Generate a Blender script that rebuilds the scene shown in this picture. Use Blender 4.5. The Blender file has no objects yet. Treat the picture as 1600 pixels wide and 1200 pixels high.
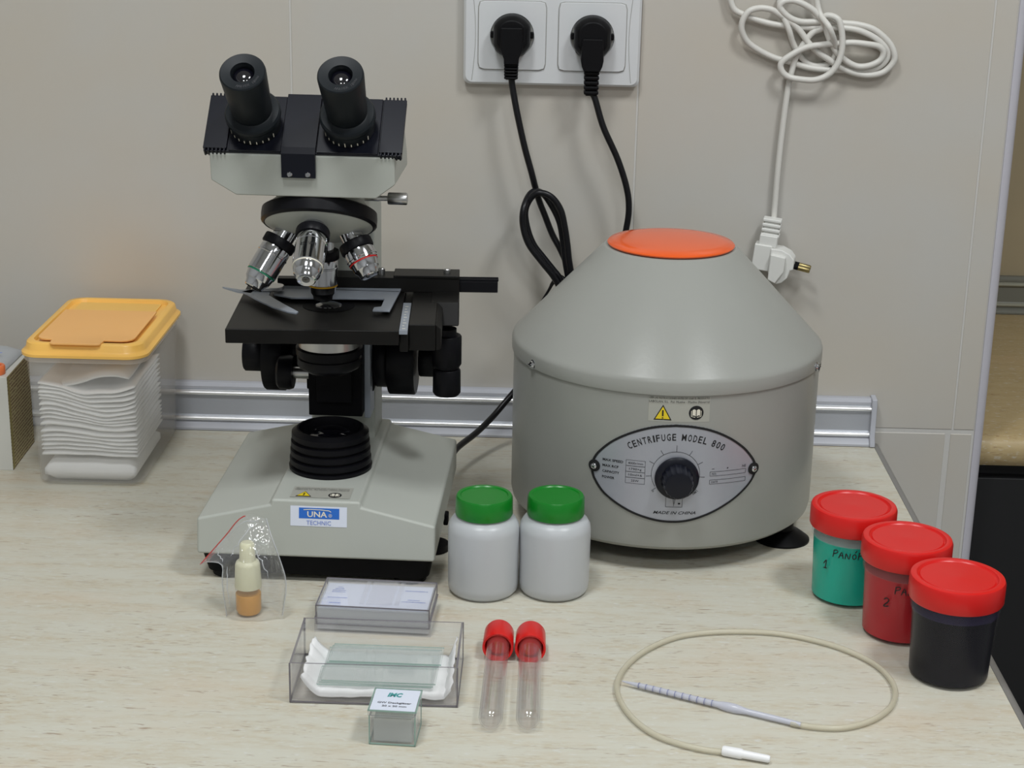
import bpy, bmesh, math, random
from mathutils import Matrix, Vector, noise
random.seed(7)
PI = math.pi
R_ = math.radians

# ------------------------------------------------------------------ camera, world, lights
scn = bpy.context.scene
COL = scn.collection
cam_d = bpy.data.cameras.new('camera')
cam = bpy.data.objects.new('camera', cam_d)
COL.objects.link(cam)
PIT, YAW, ROLL = R_(17.586), R_(0.873), R_(1.153)
fw = Vector((-math.sin(YAW) * math.cos(PIT), math.cos(YAW) * math.cos(PIT), -math.sin(PIT)))
rt = Vector((math.cos(YAW), math.sin(YAW), 0))
up = rt.cross(fw)
r2 = math.cos(ROLL) * rt + math.sin(ROLL) * up
u2 = -math.sin(ROLL) * rt + math.cos(ROLL) * up
cam.matrix_world = Matrix(((r2.x, u2.x, -fw.x, 0.0127), (r2.y, u2.y, -fw.y, -1.5611), (r2.z, u2.z, -fw.z, 0.5439), (0, 0, 0, 1)))
cam_d.sensor_width = 36.0
cam_d.lens = 36.0 * 2694.0 / 1600.0
cam_d.clip_start = 0.02
cam_d.clip_end = 30
scn.camera = cam

world = bpy.data.worlds.new('world')
scn.world = world
world.use_nodes = True
world.node_tree.nodes['Background'].inputs[0].default_value = (0.80, 0.84, 0.90, 1)
world.node_tree.nodes['Background'].inputs[1].default_value = 0.25

LAMPS = [('left', -0.28, -0.95, 0.85), ('right', 0.68, -0.95, 1.0), ('left front (added fill)', -0.28, -2.35, 0.75), ('right front (added fill)', 0.68, -2.35, 0.75)]  # both front lamps are unseen additions that give frontal fill
LAMP_W = 12.0
CEIL = 1.62
lamp_objs = []
for nm, lx, ly, k in LAMPS:
    ld = bpy.data.lights.new('panel_light', 'AREA')
    ld.shape = 'RECTANGLE'
    ld.size = 0.24
    ld.size_y = 0.34
    ld.energy = LAMP_W * k
    ld.color = (0.955, 0.985, 1.0)
    lo = bpy.data.objects.new('lamp', ld)
    lo.location = (lx, ly, CEIL - 0.035)
    COL.objects.link(lo)
    lamp_objs.append(lo)

vs = scn.view_settings
scn.display_settings.display_device = 'sRGB'
vs.view_transform = 'Standard'
vs.look = 'None'
vs.gamma = 1.0
vs.use_curve_mapping = False
vs.exposure = 0.0
scn.cycles.transparent_max_bounces = 48
scn.cycles.max_bounces = 12

# ------------------------------------------------------------------ materials
def nm_(n, t, **kw):
    x = n.new(t)
    for k, v in kw.items():
        setattr(x, k, v)
    return x

def srgb(r, g, b):
    def c(v):
        v /= 255.0
        return v / 12.92 if v <= 0.04045 else ((v + 0.055) / 1.055) ** 2.4
    return (c(r), c(g), c(b), 1)

def mat(name, col, rough=0.5, metal=0.0, bump=0.0, bscale=800, var=0.0, vscale=20, coat=0.0, spec=0.5, sss=0.0, alpha=None, trans=0.0, ior=1.45, aniso=0.0):
    m = bpy.data.materials.new(name)
    m.use_nodes = True
    nt = m.node_tree
    N, L = nt.nodes, nt.links
    p = N['Principled BSDF']
    p.inputs['Base Color'].default_value = col
    p.inputs['Roughness'].default_value = rough
    p.inputs['Metallic'].default_value = metal
    p.inputs['Specular IOR Level'].default_value = spec
    p.inputs['Coat Weight'].default_value = coat
    p.inputs['Coat Roughness'].default_value = 0.1
    p.inputs['IOR'].default_value = ior
    if sss:
        p.inputs['Subsurface Weight'].default_value = sss
        p.inputs['Subsurface Scale'].default_value = 0.004
        p.inputs['Subsurface Radius'].default_value = (1, 1, 1)
    p.inputs['Transmission Weight'].default_value = trans
    tc = N.new('ShaderNodeTexCoord')
    if bump:
        nz = nm_(N, 'ShaderNodeTexNoise')
        nz.inputs['Scale'].default_value = bscale
        nz.inputs['Detail'].default_value = 2
        b = N.new('ShaderNodeBump')
        b.inputs['Strength'].default_value = bump
        b.inputs['Distance'].default_value = 0.0004
        L.new(tc.outputs['Object'], nz.inputs['Vector'])
        L.new(nz.outputs['Fac'], b.inputs['Height'])
        L.new(b.outputs['Normal'], p.inputs['Normal'])
    nz2 = nm_(N, 'ShaderNodeTexNoise')
    nz2.inputs['Scale'].default_value = vscale
    nz2.inputs['Detail'].default_value = 3
    L.new(tc.outputs['Object'], nz2.inputs['Vector'])
    mx = nm_(N, 'ShaderNodeMix', data_type='RGBA')
    v = var if var else 0.03
    mx.inputs[6].default_value = tuple(c * (1 - v) for c in col[:3]) + (1,)
    mx.inputs[7].default_value = tuple(min(1, c * (1 + v)) for c in col[:3]) + (1,)
    L.new(nz2.outputs['Fac'], mx.inputs[0])
    L.new(mx.outputs[2], p.inputs['Base Color'])
    if alpha is not None:
        tr = N.new('ShaderNodeBsdfTransparent')
        ms = N.new('ShaderNodeMixShader')
        ms.inputs[0].default_value = alpha
        L.new(tr.outputs[0], ms.inputs[1])
        L.new(p.outputs[0], ms.inputs[2])
        L.new(ms.outputs[0], N['Material Output'].inputs['Surface'])
    return m

def clear(name, tint=(0.97, 0.98, 0.98, 1), rough=0.03, edge=0.55, body=0.0, bodycol=(0.8, 0.8, 0.8, 1), bump=0.0, bscale=60, refl=0.035, epow=1.0):
    """thin clear sheet: sees through face on, reflects / tints at grazing angles"""
    m = bpy.data.materials.new(name)
    m.use_nodes = True
    nt = m.node_tree
    N, L = nt.nodes, nt.links
    N.remove(N['Principled BSDF'])
    tr = N.new('ShaderNodeBsdfTransparent')
    tr.inputs[0].default_value = tint
    gl = N.new('ShaderNodeBsdfGlossy')
    gl.inputs['Roughness'].default_value = rough
    gl.inputs['Color'].default_value = (0.95, 0.97, 1, 1)
    # reflection strength by angle, the same on both faces of the sheet
    fr = N.new('ShaderNodeLayerWeight')
    fr.inputs[0].default_value = 0.5
    pw = N.new('ShaderNodeMath')
    pw.operation = 'POWER'
    pw.inputs[1].default_value = 5.0
    L.new(fr.outputs['Facing'], pw.inputs[0])
    ad = N.new('ShaderNodeMath')
    ad.operation = 'MULTIPLY_ADD'
    ad.inputs[1].default_value = 0.80
    ad.inputs[2].default_value = refl
    L.new(pw.outputs[0], ad.inputs[0])
    ms = N.new('ShaderNodeMixShader')
    L.new(ad.outputs[0], ms.inputs[0])
    last = tr
    df = N.new('ShaderNodeBsdfDiffuse')
    df.inputs[0].default_value = bodycol
    lw = N.new('ShaderNodeLayerWeight')
    lw.inputs[0].default_value = 0.35
    mr = N.new('ShaderNodeMapRange')
    mr.inputs[3].default_value = body
    mr.inputs[4].default_value = min(1, body + edge)
    ep = N.new('ShaderNodeMath')
    ep.operation = 'POWER'
    ep.inputs[1].default_value = epow
    L.new(lw.outputs['Facing'], ep.inputs[0])
    L.new(ep.outputs[0], mr.inputs[0])
    m2 = N.new('ShaderNodeMixShader')
    L.new(mr.outputs[0], m2.inputs[0])
    L.new(tr.outputs[0], m2.inputs[1])
    L.new(df.outputs[0], m2.inputs[2])
    L.new(m2.outputs[0], ms.inputs[1])
    L.new(gl.outputs[0], ms.inputs[2])
    L.new(ms.outputs[0], N['Material Output'].inputs['Surface'])
    if bump:
        tc = N.new('ShaderNodeTexCoord')
        nz = N.new('ShaderNodeTexNoise')
        nz.inputs['Scale'].default_value = bscale
        b = N.new('ShaderNodeBump')
        b.inputs['Strength'].default_value = bump
        b.inputs['Distance'].default_value = 0.002
        L.new(tc.outputs['Object'], nz.inputs['Vector'])
        L.new(nz.outputs['Fac'], b.inputs['Height'])
        L.new(b.outputs['Normal'], gl.inputs['Normal'])
        L.new(b.outputs['Normal'], fr.inputs['Normal'])
    return m

def wood_mat(name, light, dark, mid):
    m = bpy.data.materials.new(name)
    m.use_nodes = True
    nt = m.node_tree
    N, L = nt.nodes, nt.links
    p = N['Principled BSDF']
    p.inputs['Roughness'].default_value = 0.42
    p.inputs['Specular IOR Level'].default_value = 0.4
    tc = N.new('ShaderNodeTexCoord')

    def tex(sx, sy, scale, detail, rough=0.6, dist=0.0):
        mp = N.new('ShaderNodeMapping')
        mp.inputs['Scale'].default_value = (sx, sy, sy)
        L.new(tc.outputs['Object'], mp.inputs['Vector'])
        t = N.new('ShaderNodeTexNoise')
        t.inputs['Scale'].default_value = scale
        t.inputs['Detail'].default_value = detail
        t.inputs['Roughness'].default_value = rough
        t.inputs['Distortion'].default_value = dist
        L.new(mp.outputs[0], t.inputs['Vector'])
        return t.outputs['Fac']

    def ramp(src, stops):
        r = N.new('ShaderNodeValToRGB')
        cr = r.color_ramp
        while len(cr.elements) < len(stops):
            cr.elements.new(0.5)
        for e, (pos, c) in zip(cr.elements, stops):
            e.position = pos
            e.color = c
        L.new(src, r.inputs[0])
        return r.outputs[0]

    def mix(a, b, f, mode='MIX', fac=None):
        x = nm_(N, 'ShaderNodeMix', data_type='RGBA', blend_type=mode)
        if fac is None:
            L.new(f, x.inputs[0])
        else:
            x.inputs[0].default_value = fac
        for s, i in ((a, 6), (b, 7)):
            if isinstance(s, tuple):
                x.inputs[i].default_value = s
            else:
                L.new(s, x.inputs[i])
        return x.outputs[2]
    base = ramp(tex(9, 60, 1.2, 5), [(0.34, mid), (0.60, light)])
    # fine mottled grain and short dark dashes along the board
    fine = ramp(tex(90, 300, 1.0, 3, 0.7), [(0.34, (0, 0, 0, 1)), (0.66, (1, 1, 1, 1))])
    c = mix(base, light, fine)
    dash = ramp(tex(75, 430, 1.0, 3, 0.55, 0.6), [(0.58, (0, 0, 0, 1)), (0.70, (1, 1, 1, 1))])
    zone = ramp(tex(5, 45, 1.0, 2), [(0.38, (0.08, 0.08, 0.08, 1)), (0.66, (1, 1, 1, 1))])
    d2 = mix((0, 0, 0, 1), dash, zone)
    mul = N.new('ShaderNodeMath')
    mul.operation = 'MULTIPLY'
    mul.inputs[1].default_value = 0.8
    L.new(d2, mul.inputs[0])
    c = mix(c, dark, mul.outputs[0])
    # warm and cool blotches, pale flecks
    warm = ramp(tex(6, 16, 1.0, 3), [(0.52, (0, 0, 0, 1)), (0.72, (0.20, 0.20, 0.20, 1))])
    c = mix(c, (0.62, 0.40, 0.22, 1), warm)
    fleck = ramp(tex(110, 300, 1.0, 2, 0.6), [(0.60, (0, 0, 0, 1)), (0.74, (0.55, 0.55, 0.55, 1))])
    c = mix(c, (0.66, 0.67, 0.66, 1), fleck)
    L.new(c, p.inputs['Base Color'])
    return m

M = {}
M['tile'] = mat('wall_tile', srgb(189, 186, 179), 0.32, var=0.045, vscale=7)
for _n in M['tile'].node_tree.nodes:                      # cloudy beige marbling of the glazed tiles
    if _n.type == 'MIX':
        _n.inputs[6].default_value = srgb(190, 191, 190)
        _n.inputs[7].default_value = srgb(194, 184, 168)
    if _n.type == 'TEX_NOISE':
        _n.inputs['Detail'].default_value = 4

M['grout'] = mat('grout', srgb(200, 198, 194), 0.8, bump=0.3, bscale=300)
M['trimwhite'] = mat('white_corner_trim', srgb(190, 188, 196), 0.5, bump=0.2, bscale=150)
M['plaster'] = mat('plaster', srgb(206, 206, 205), 0.9)
M['ceil'] = mat('ceiling_paint', srgb(225, 225, 220), 0.9)
M['floor'] = mat('floor_tile', srgb(128, 126, 122), 0.6)
M['wood'] = wood_mat('laminate', srgb(202, 200, 187), srgb(142, 118, 98), srgb(190, 178, 154))
M['wood2'] = wood_mat('laminate_far', srgb(182, 162, 122), srgb(138, 108, 76), srgb(170, 146, 104))
M['wood3'] = mat('tan_wall_panel', srgb(166, 152, 124), 0.5, var=0.06, vscale=14)
M['edge'] = mat('edge_band', srgb(128, 126, 124), 0.35)
M['black_cab'] = mat('black_cabinet', srgb(24, 24, 26), 0.6)
M['alu'] = mat('brushed_aluminium', (0.44, 0.46, 0.51, 1), 0.45, metal=0.35, bump=0.12, bscale=900)
M['alu_ridge'] = mat('polished_ridge', (0.95, 0.96, 1.0, 1), 0.30, metal=0.8)
M['lip_shaded'] = mat('shaded_plastic_lip', srgb(150, 148, 132), 0.5)  # trim plastic darkened to carry the shade beyond the wall end
M['alu_shaded'] = mat('shaded_aluminium', (0.20, 0.20, 0.17, 1), 0.5, metal=0.3)  # aluminium with the far trim's shade put into its colour
M['lip'] = mat('grey_plastic_lip', srgb(178, 180, 188), 0.4)
M['mic'] = mat('grey_enamel', srgb(176, 179, 172), 0.42, bump=0.10, bscale=500, spec=0.45)
M['cent'] = mat('centrifuge_enamel', srgb(154, 155, 150), 0.30, bump=0.16, bscale=330, spec=0.24)
M['orange'] = mat('orange_lid', srgb(232, 92, 28), 0.25, coat=0.3)
M['blk'] = mat('black_paint', (0.006, 0.006, 0.008, 1), 0.38, bump=0.05, bscale=900, spec=0.16)
M['blkm'] = mat('black_matt', (0.004, 0.004, 0.005, 1), 0.6, spec=0.10)
M['blkblue'] = mat('black_anodised', (0.007, 0.008, 0.014, 1), 0.28, spec=0.32)
M['eye'] = mat('eyepiece_rubber', (0.009, 0.012, 0.015, 1), 0.45, spec=0.25)
M['rubber'] = mat('black_rubber', (0.004, 0.004, 0.005, 1), 0.45, spec=0.18)
M['stage'] = mat('stage_black', (0.008, 0.0075, 0.0070, 1), 0.42, bump=0.05, bscale=1200, spec=0.20)
M['chrome'] = mat('chrome', (0.55, 0.56, 0.59, 1), 0.11, metal=1.0)
M['steel'] = mat('steel', (0.55, 0.55, 0.55, 1), 0.3, metal=1.0)
M['satin'] = mat('satin_steel', (0.30, 0.33, 0.38, 1), 0.38, metal=0.2)
M['lens'] = mat('lens_glass', (0.004, 0.004, 0.008, 1), 0.02, coat=1.0, spec=0.9)
M['bandg'] = mat('green_band', srgb(20, 110, 80), 0.4)
M['bandr'] = mat('red_band', srgb(190, 30, 30), 0.4)
M['bandy'] = mat('yellow_band', srgb(210, 160, 30), 0.4)
M['bandw'] = mat('white_band', srgb(225, 220, 205), 0.4)
M['white'] = mat('white_plastic', srgb(214, 212, 206), 0.35)
M['socket'] = mat('socket_plastic', srgb(212, 214, 216), 0.3)
M['well'] = mat('socket_well', srgb(150, 150, 145), 0.4)
M['cordw'] = mat('white_cord', srgb(214, 212, 206), 0.35)
M['plugw'] = mat('white_plug', srgb(222, 222, 218), 0.4)
M['cordb'] = mat('black_cord', (0.004, 0.004, 0.006, 1), 0.35, spec=0.4)
M['brass'] = mat('brass_pin', (0.32, 0.26, 0.12, 1), 0.35, metal=1.0)
M['red'] = mat('red_plastic', srgb(212, 28, 26), 0.32, spec=0.5, sss=0.1)
M['green'] = mat('green_plastic', srgb(16, 122, 34), 0.30, bump=0.05, bscale=400)
M['hdpe'] = mat('white_hdpe', srgb(190, 193, 196), 0.33, sss=0.6)
M['cupwall'] = mat('frosted_cup', srgb(190, 188, 200), 0.2, alpha=0.012)
M['cuptop'] = mat('frosted_cup_dry', srgb(182, 194, 194), 0.3, alpha=0.30)
M['cuptopr'] = mat('frosted_cup_red_stain', srgb(176, 100, 104), 0.3, alpha=0.32)
M['cuptopd'] = mat('frosted_cup_violet_stain', srgb(62, 58, 84), 0.3, alpha=0.45)
M['teal'] = mat('teal_liquid', srgb(0, 168, 146), 0.25, var=0.05)
M['redliq'] = mat('red_liquid', srgb(172, 24, 32), 0.25, var=0.05)
M['dark'] = mat('dark_liquid', srgb(8, 8, 16), 0.3, spec=0.3)
M['ink'] = mat('black_ink', srgb(22, 22, 24), 0.7)
M['inkg'] = mat('grey_ink', srgb(70, 70, 74), 0.7)
M['inkt'] = mat('teal_ink', srgb(70, 150, 150), 0.6)
M['inkb'] = mat('blue_ink', srgb(120, 140, 205), 0.6)
M['inkp'] = mat('grey_blue_ink', srgb(128, 132, 165), 0.6)
M['blue'] = mat('blue_label', srgb(44, 108, 200), 0.35)
M['paperw'] = mat('white_label', srgb(218, 224, 238), 0.4)
M['yellow'] = mat('warning_yellow', srgb(226, 200, 40), 0.4)
M['sticker'] = mat('grey_sticker', srgb(166, 166, 158), 0.35)
M['plate'] = mat('metal_nameplate', (0.40, 0.415, 0.465, 1), 0.40, metal=0.35, bump=0.05, bscale=1500)
M['lid_o'] = mat('yellow_orange_lid', srgb(250, 196, 100), 0.32, sss=0.15)
M['lid_f'] = mat('orange_flap', srgb(248, 186, 112), 0.36, sss=0.15)
M['tub'] = mat('frosted_tub', srgb(228, 226, 224), 0.22, alpha=0.16)
M['tubrim'] = mat('frosted_tub_rim', srgb(222, 214, 206), 0.25, alpha=0.45)
M['gauze'] = mat('gauze', srgb(244, 244, 243), 0.95, bump=0.35, bscale=600)
M['tissue'] = mat('tissue', srgb(232, 232, 232), 0.9, bump=0.4, bscale=250)
M['carton'] = mat('white_carton', srgb(206, 206, 200), 0.6)
M['cartony'] = mat('carton_yellow', srgb(176, 164, 110), 0.6)
M['film'] = clear('bag_film', tint=(0.99, 0.99, 0.99, 1), body=0.045, edge=0.16, bodycol=(0.85, 0.85, 0.87, 1), rough=0.08, bump=1.0, bscale=150, refl=0.055, epow=2.0)
M['filmedge'] = mat('film_seam', srgb(205, 208, 212), 0.3, alpha=0.6)
M['zip'] = mat('red_zip', srgb(190, 70, 66), 0.5)
M['clear'] = clear('clear_styrene', tint=(0.99, 0.988, 0.99, 1), body=0.03, edge=0.14, bodycol=(0.8, 0.78, 0.84, 1))
M['rim'] = mat('clear_edge', srgb(120, 116, 122), 0.2, alpha=0.75)
M['glass'] = clear('slide_glass', tint=(0.982, 0.990, 0.986, 1), body=0.09, edge=0.12, bodycol=(0.79, 0.81, 0.80, 1))
M['glassstack'] = clear('cover_glass_stack', tint=(0.93, 0.96, 0.95, 1), body=0.42, edge=0.2, bodycol=(0.72, 0.76, 0.74, 1))
M['glassedge'] = mat('glass_edge', srgb(150, 178, 168), 0.15, alpha=0.75)
M['tube'] = clear('test_tube_glass', tint=(0.99, 0.985, 0.985, 1), body=0.01, edge=0.35, bodycol=(0.66, 0.64, 0.64, 1), rough=0.02, epow=4.0, refl=0.075)
M['hose'] = mat('latex_hose', srgb(212, 206, 184), 0.3, alpha=0.52)
M['pip'] = mat('pipette_glass', srgb(206, 208, 222), 0.2, alpha=0.7)
M['pipw'] = mat('white_mouthpiece', srgb(236, 236, 238), 0.35)
M['ldpe'] = mat('milky_cap', srgb(216, 214, 186), 0.35, sss=0.4)
M['ldpeb'] = mat('milky_bottle', srgb(214, 190, 150), 0.25, alpha=0.14)
M['iodine'] = mat('amber_liquid', srgb(216, 152, 44), 0.3)
M['packf'] = mat('packet_film', srgb(168, 172, 176), 0.3, bump=0.5, bscale=60)
M['capo'] = mat('orange_cap', srgb(226, 120, 70), 0.3)
M['light'] = bpy.data.materials.new('lamp_diffuser')
M['light'].use_nodes = True
_p = M['light'].node_tree.nodes['Principled BSDF']
_p.inputs['Base Color'].default_value = (0.9, 0.9, 0.88, 1)
_p.inputs['Emission Color'].default_value = (1, 0.99, 0.96, 1)
_p.inputs['Emission Strength'].default_value = 1.0

def stripes_mat(name, ca, cb, period, width):
    m = bpy.data.materials.new(name)
    m.use_nodes = True
    N, L = m.node_tree.nodes, m.node_tree.links
    p = N['Principled BSDF']
    p.inputs['Roughness'].default_value = 0.6
    tc = N.new('ShaderNodeTexCoord')
    sp = N.new('ShaderNodeSeparateXYZ')
    L.new(tc.outputs['Object'], sp.inputs[0])
    a = N.new('ShaderNodeMath'); a.operation = 'MODULO'; a.inputs[1].default_value = period
    L.new(sp.outputs['Z'], a.inputs[0])
    b = N.new('ShaderNodeMath'); b.operation = 'LESS_THAN'; b.inputs[1].default_value = width
    L.new(a.outputs[0], b.inputs[0])
    nz = N.new('ShaderNodeTexNoise'); nz.inputs['Scale'].default_value = 420
    L.new(tc.outputs['Object'], nz.inputs['Vector'])
    g = N.new('ShaderNodeMath'); g.operation = 'GREATER_THAN'; g.inputs[1].default_value = 0.42
    L.new(nz.outputs['Fac'], g.inputs[0])
    c = N.new('ShaderNodeMath'); c.operation = 'MULTIPLY'
    L.new(b.outputs[0], c.inputs[0]); L.new(g.outputs[0], c.inputs[1])
    x = nm_(N, 'ShaderNodeMix', data_type='RGBA')
    x.inputs[6].default_value = ca; x.inputs[7].default_value = cb
    L.new(c.outputs[0], x.inputs[0])
    L.new(x.outputs[2], p.inputs['Base Color'])
    return m
M['print'] = stripes_mat('carton_print', srgb(204, 194, 148), srgb(134, 108, 88), 0.0032, 0.0015)

# ------------------------------------------------------------------ mesh helpers
class MB:
    def __init__(s):
        s.v, s.f, s.m = [], [], []

    def add(s, vs_, fs, mi=0, X=None):
        o = len(s.v)
        for p in vs_:
            p = Vector(p)
            s.v.append(X @ p if X is not None else p)
        for i, f in enumerate(fs):
            s.f.append([o + k for k in f])
            s.m.append(mi[i] if isinstance(mi, list) else mi)
        return s

    def box(s, x0, x1, y0, y1, z0, z1, mi=0, X=None):
        v = [(x, y, z) for z in (z0, z1) for y in (y0, y1) for x in (x0, x1)]
        return s.add(v, [(0, 2, 3, 1), (4, 5, 7, 6), (0, 1, 5, 4), (2, 6, 7, 3), (0, 4, 6, 2), (1, 3, 7, 5)], mi, X)

    def loft(s, rings, mi=0, X=None, cap=True, closed=True):
        """rings: lists of points of equal length"""
        n = len(rings[0])
        v = [p for r in rings for p in r]
        f = []
        for i in range(len(rings) - 1):
            for j in range(n if closed else n - 1):
                k = (j + 1) % n
                f.append((i * n + j, i * n + k, (i + 1) * n + k, (i + 1) * n + j))
        if cap:
            f.append(tuple(reversed(range(n))))
            f.append(tuple((len(rings) - 1) * n + j for j in range(n)))
        return s.add(v, f, mi, X)

    def prism(s, poly, a, b, axis='z', mi=0, X=None):
        def P(p, t):
            return {'z': (p[0], p[1], t), 'y': (p[0], t, p[1]), 'x': (t, p[0], p[1])}[axis]
        return s.loft([[P(p, a) for p in poly], [P(p, b) for p in poly]], mi, X)

    def lathe(s, prof, seg=48, X=None, mi=0, knurl=None):
        """prof: list of (r, z[, mat]) ; knurl: set of segment indices given radial grooves"""
        v, f, ms = [], [], []
        idx = []
        for i, p in enumerate(prof):
            r, z = p[0], p[1]
            if r <= 1e-7:
                idx.append([len(v)])
                v.append((0, 0, z))
            else:
                row = []
                for k in range(seg):
                    a = 2 * PI * k / seg
                    rr = r
                    if knurl and i in knurl and k % 2:
                        rr = r * (1 - knurl[i])
                    row.append(len(v))
                    v.append((rr * math.cos(a), rr * math.sin(a), z))
                idx.append(row)
        for i in range(len(prof) - 1):
            A, B = idx[i], idx[i + 1]
            m = prof[i + 1][2] if len(prof[i + 1]) > 2 else mi
            for k in range(seg):
                k2 = (k + 1) % seg
                if len(A) == 1 and len(B) == 1:
                    break
                if len(A) == 1:
                    f.append((A[0], B[k], B[k2]))
                elif len(B) == 1:
                    f.append((A[k], B[0], A[k2]))
                else:
                    f.append((A[k], B[k], B[k2], A[k2]))
                ms.append(m)
        if len(idx[0]) > 1:
            f.append(tuple(idx[0])); ms.append(prof[0][2] if len(prof[0]) > 2 else mi)
        if len(idx[-1]) > 1:
            f.append(tuple(idx[-1])); ms.append(prof[-1][2] if len(prof[-1]) > 2 else mi)
        return s.add(v, f, ms, X)

    def tube(s, pts, r, seg=12, mi=0, sub=6, X=None, cap=True):
        P = smooth_path(pts, sub)
        n = len(P)
        T = [(P[min(i + 1, n - 1)] - P[max(i - 1, 0)]).normalized() for i in range(n)]
        up_ = Vector((0, 0, 1))
        if abs(T[0].dot(up_)) > 0.9:
            up_ = Vector((0, 1, 0))
        nn = (up_ - T[0] * up_.dot(T[0])).normalized()
        rings = []
        for i in range(n):
            nn = (nn - T[i] * nn.dot(T[i])).normalized()
            b = T[i].cross(nn)
            rr = r(i / (n - 1)) if callable(r) else r
            rings.append([P[i] + (nn * math.cos(2 * PI * k / seg) + b * math.sin(2 * PI * k / seg)) * rr for k in range(seg)])
        return s.loft(rings, mi, X, cap)

    def build(s, name, mats, parent=None, bevel=0.0, sharp=38, seg=2, smooth=True):
        me = bpy.data.meshes.new(name)
        me.from_pydata([tuple(p) for p in s.v], [], s.f)
        for m in (mats if isinstance(mats, (list, tuple)) else [mats]):
            me.materials.append(M[m] if isinstance(m, str) else m)
        for i, p in enumerate(me.polygons):
            p.material_index = s.m[i]
        bm = bmesh.new()
        bm.from_mesh(me)
        bmesh.ops.remove_doubles(bm, verts=bm.verts, dist=1e-7)
        bmesh.ops.recalc_face_normals(bm, faces=bm.faces)
        if smooth:
            for f in bm.faces:
                f.smooth = True
            if not bevel:
                for e in bm.edges:
                    if len(e.link_faces) == 2 and e.calc_face_angle(0) > R_(sharp):
                        e.smooth = False
        bm.to_mesh(me)
        bm.free()
        o = bpy.data.objects.new(name, me)
        COL.objects.link(o)
        if parent is not None:
            o.parent = parent
        if bevel:
            b = o.modifiers.new('bevel', 'BEVEL')
            b.width = bevel
            b.segments = seg
            b.limit_method = 'ANGLE'
            b.angle_limit = R_(30)
            b.harden_normals = True
        return o

def smooth_path(pts, sub):
    P = [Vector(p) for p in pts]
    if sub <= 1 or len(P) < 3:
        return P
    out = []
    for i in range(len(P) - 1):
        a = P[i - 1] if i else P[i] * 2 - P[i + 1]
        b, c = P[i], P[i + 1]
        d = P[i + 2] if i + 2 < len(P) else P[i + 1] * 2 - P[i]
        for k in range(sub):
            t = k / sub
            out.append(0.5 * ((2 * b) + (c - a) * t + (2 * a - 5 * b + 4 * c - d) * t * t + (3 * b - a - 3 * c + d) * t ** 3))
    out.append(P[-1])
    return out

def T3(x=0, y=0, z=0):
    return Matrix.Translation((x, y, z))

def frame(o, xa, ya, za):
    xa, ya, za = Vector(xa), Vector(ya), Vector(za)
    return Matrix(((xa.x, ya.x, za.x, o[0]), (xa.y, ya.y, za.y, o[1]), (xa.z, ya.z, za.z, o[2]), (0, 0, 0, 1)))

def along(o, d):
    """frame at o whose local z runs along d"""
    z = Vector(d).normalized()
    h = Vector((1, 0, 0)) if abs(z.x) < 0.9 else Vector((0, 1, 0))
    y = z.cross(h).normalized()
    x = y.cross(z)
    return frame(o, x, y, z)

def rrect(x0, x1, y0, y1, r, n=6):
    out = []
    for cx, cy, a0 in ((x1 - r, y1 - r, 0), (x0 + r, y1 - r, 90), (x0 + r, y0 + r, 180), (x1 - r, y0 + r, 270)):
        for k in range(n + 1):
            a = R_(a0 + 90 * k / n)
            out.append((cx + r * math.cos(a), cy + r * math.sin(a)))
    return out

def thing(name, label, cat, loc=(0, 0, 0), rz=0.0, group=None):
    o = bpy.data.objects.new(name, None)
    o.empty_display_size = 0.02
    COL.objects.link(o)
    o.location = loc
    o.rotation_euler = (0, 0, rz)
    tag(o, label, cat, group)
    return o

def tag(o, label, cat, group=None):
    o['label'] = label
    o['category'] = cat
    if group:
        o['group'] = group
    return o

def struct(o):
    o['kind'] = 'structure'
    return o

# ------------------------------------------------------------------ lettering
_gl = {}
def glyphs(txt, bold=0.0, shear=0.0):
    key = (txt, bold, shear)
    if key in _gl:
        return _gl[key]
    cu = bpy.data.curves.new('t', 'FONT')
    cu.body = txt
    cu.size = 1.0
    cu.offset = bold
    cu.shear = shear
    cu.resolution_u = 2
    ob = bpy.data.objects.new('t', cu)
    COL.objects.link(ob)
    dg = bpy.context.evaluated_depsgraph_get()
    dg.update()
    me = bpy.data.meshes.new_from_object(ob.evaluated_get(dg))
    v = [(p.co.x, p.co.y) for p in me.vertices]
    f = [tuple(p.vertices) for p in me.polygons]
    bpy.data.objects.remove(ob)
    bpy.data.curves.remove(cu)
    bpy.data.meshes.remove(me)
    _gl[key] = (v, f)
    return v, f

def put_text(mb, txt, x, y, h, fmap, w=None, align='l', bold=0.0, shear=0.0, mi=0, ang=0.0):
    """lay text with cap height h at (x, y); fmap turns flat coordinates into a point"""
    v, f = glyphs(txt, bold, shear)
    if not v:
        return
    x0 = min(p[0] for p in v); x1 = max(p[0] for p in v)
    sy = h / 0.70
    sx = sy if w is None else w / (x1 - x0)
    ww = (x1 - x0) * sx
    ox = {'l': 0, 'c': -ww / 2, 'r': -ww}[align]
    ca, sa = math.cos(ang), math.sin(ang)
    out = []
    for p in v:
        a, b = ox + (p[0] - x0) * sx, p[1] * sy
        out.append(fmap(x + a * ca - b * sa, y + a * sa + b * ca))
    mb.add(out, f, mi)

def poly_patch(mb, poly, fmap, mi=0, n=1):
    mb.add([fmap(*p) for p in poly], [tuple(range(len(poly)))], mi)

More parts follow.
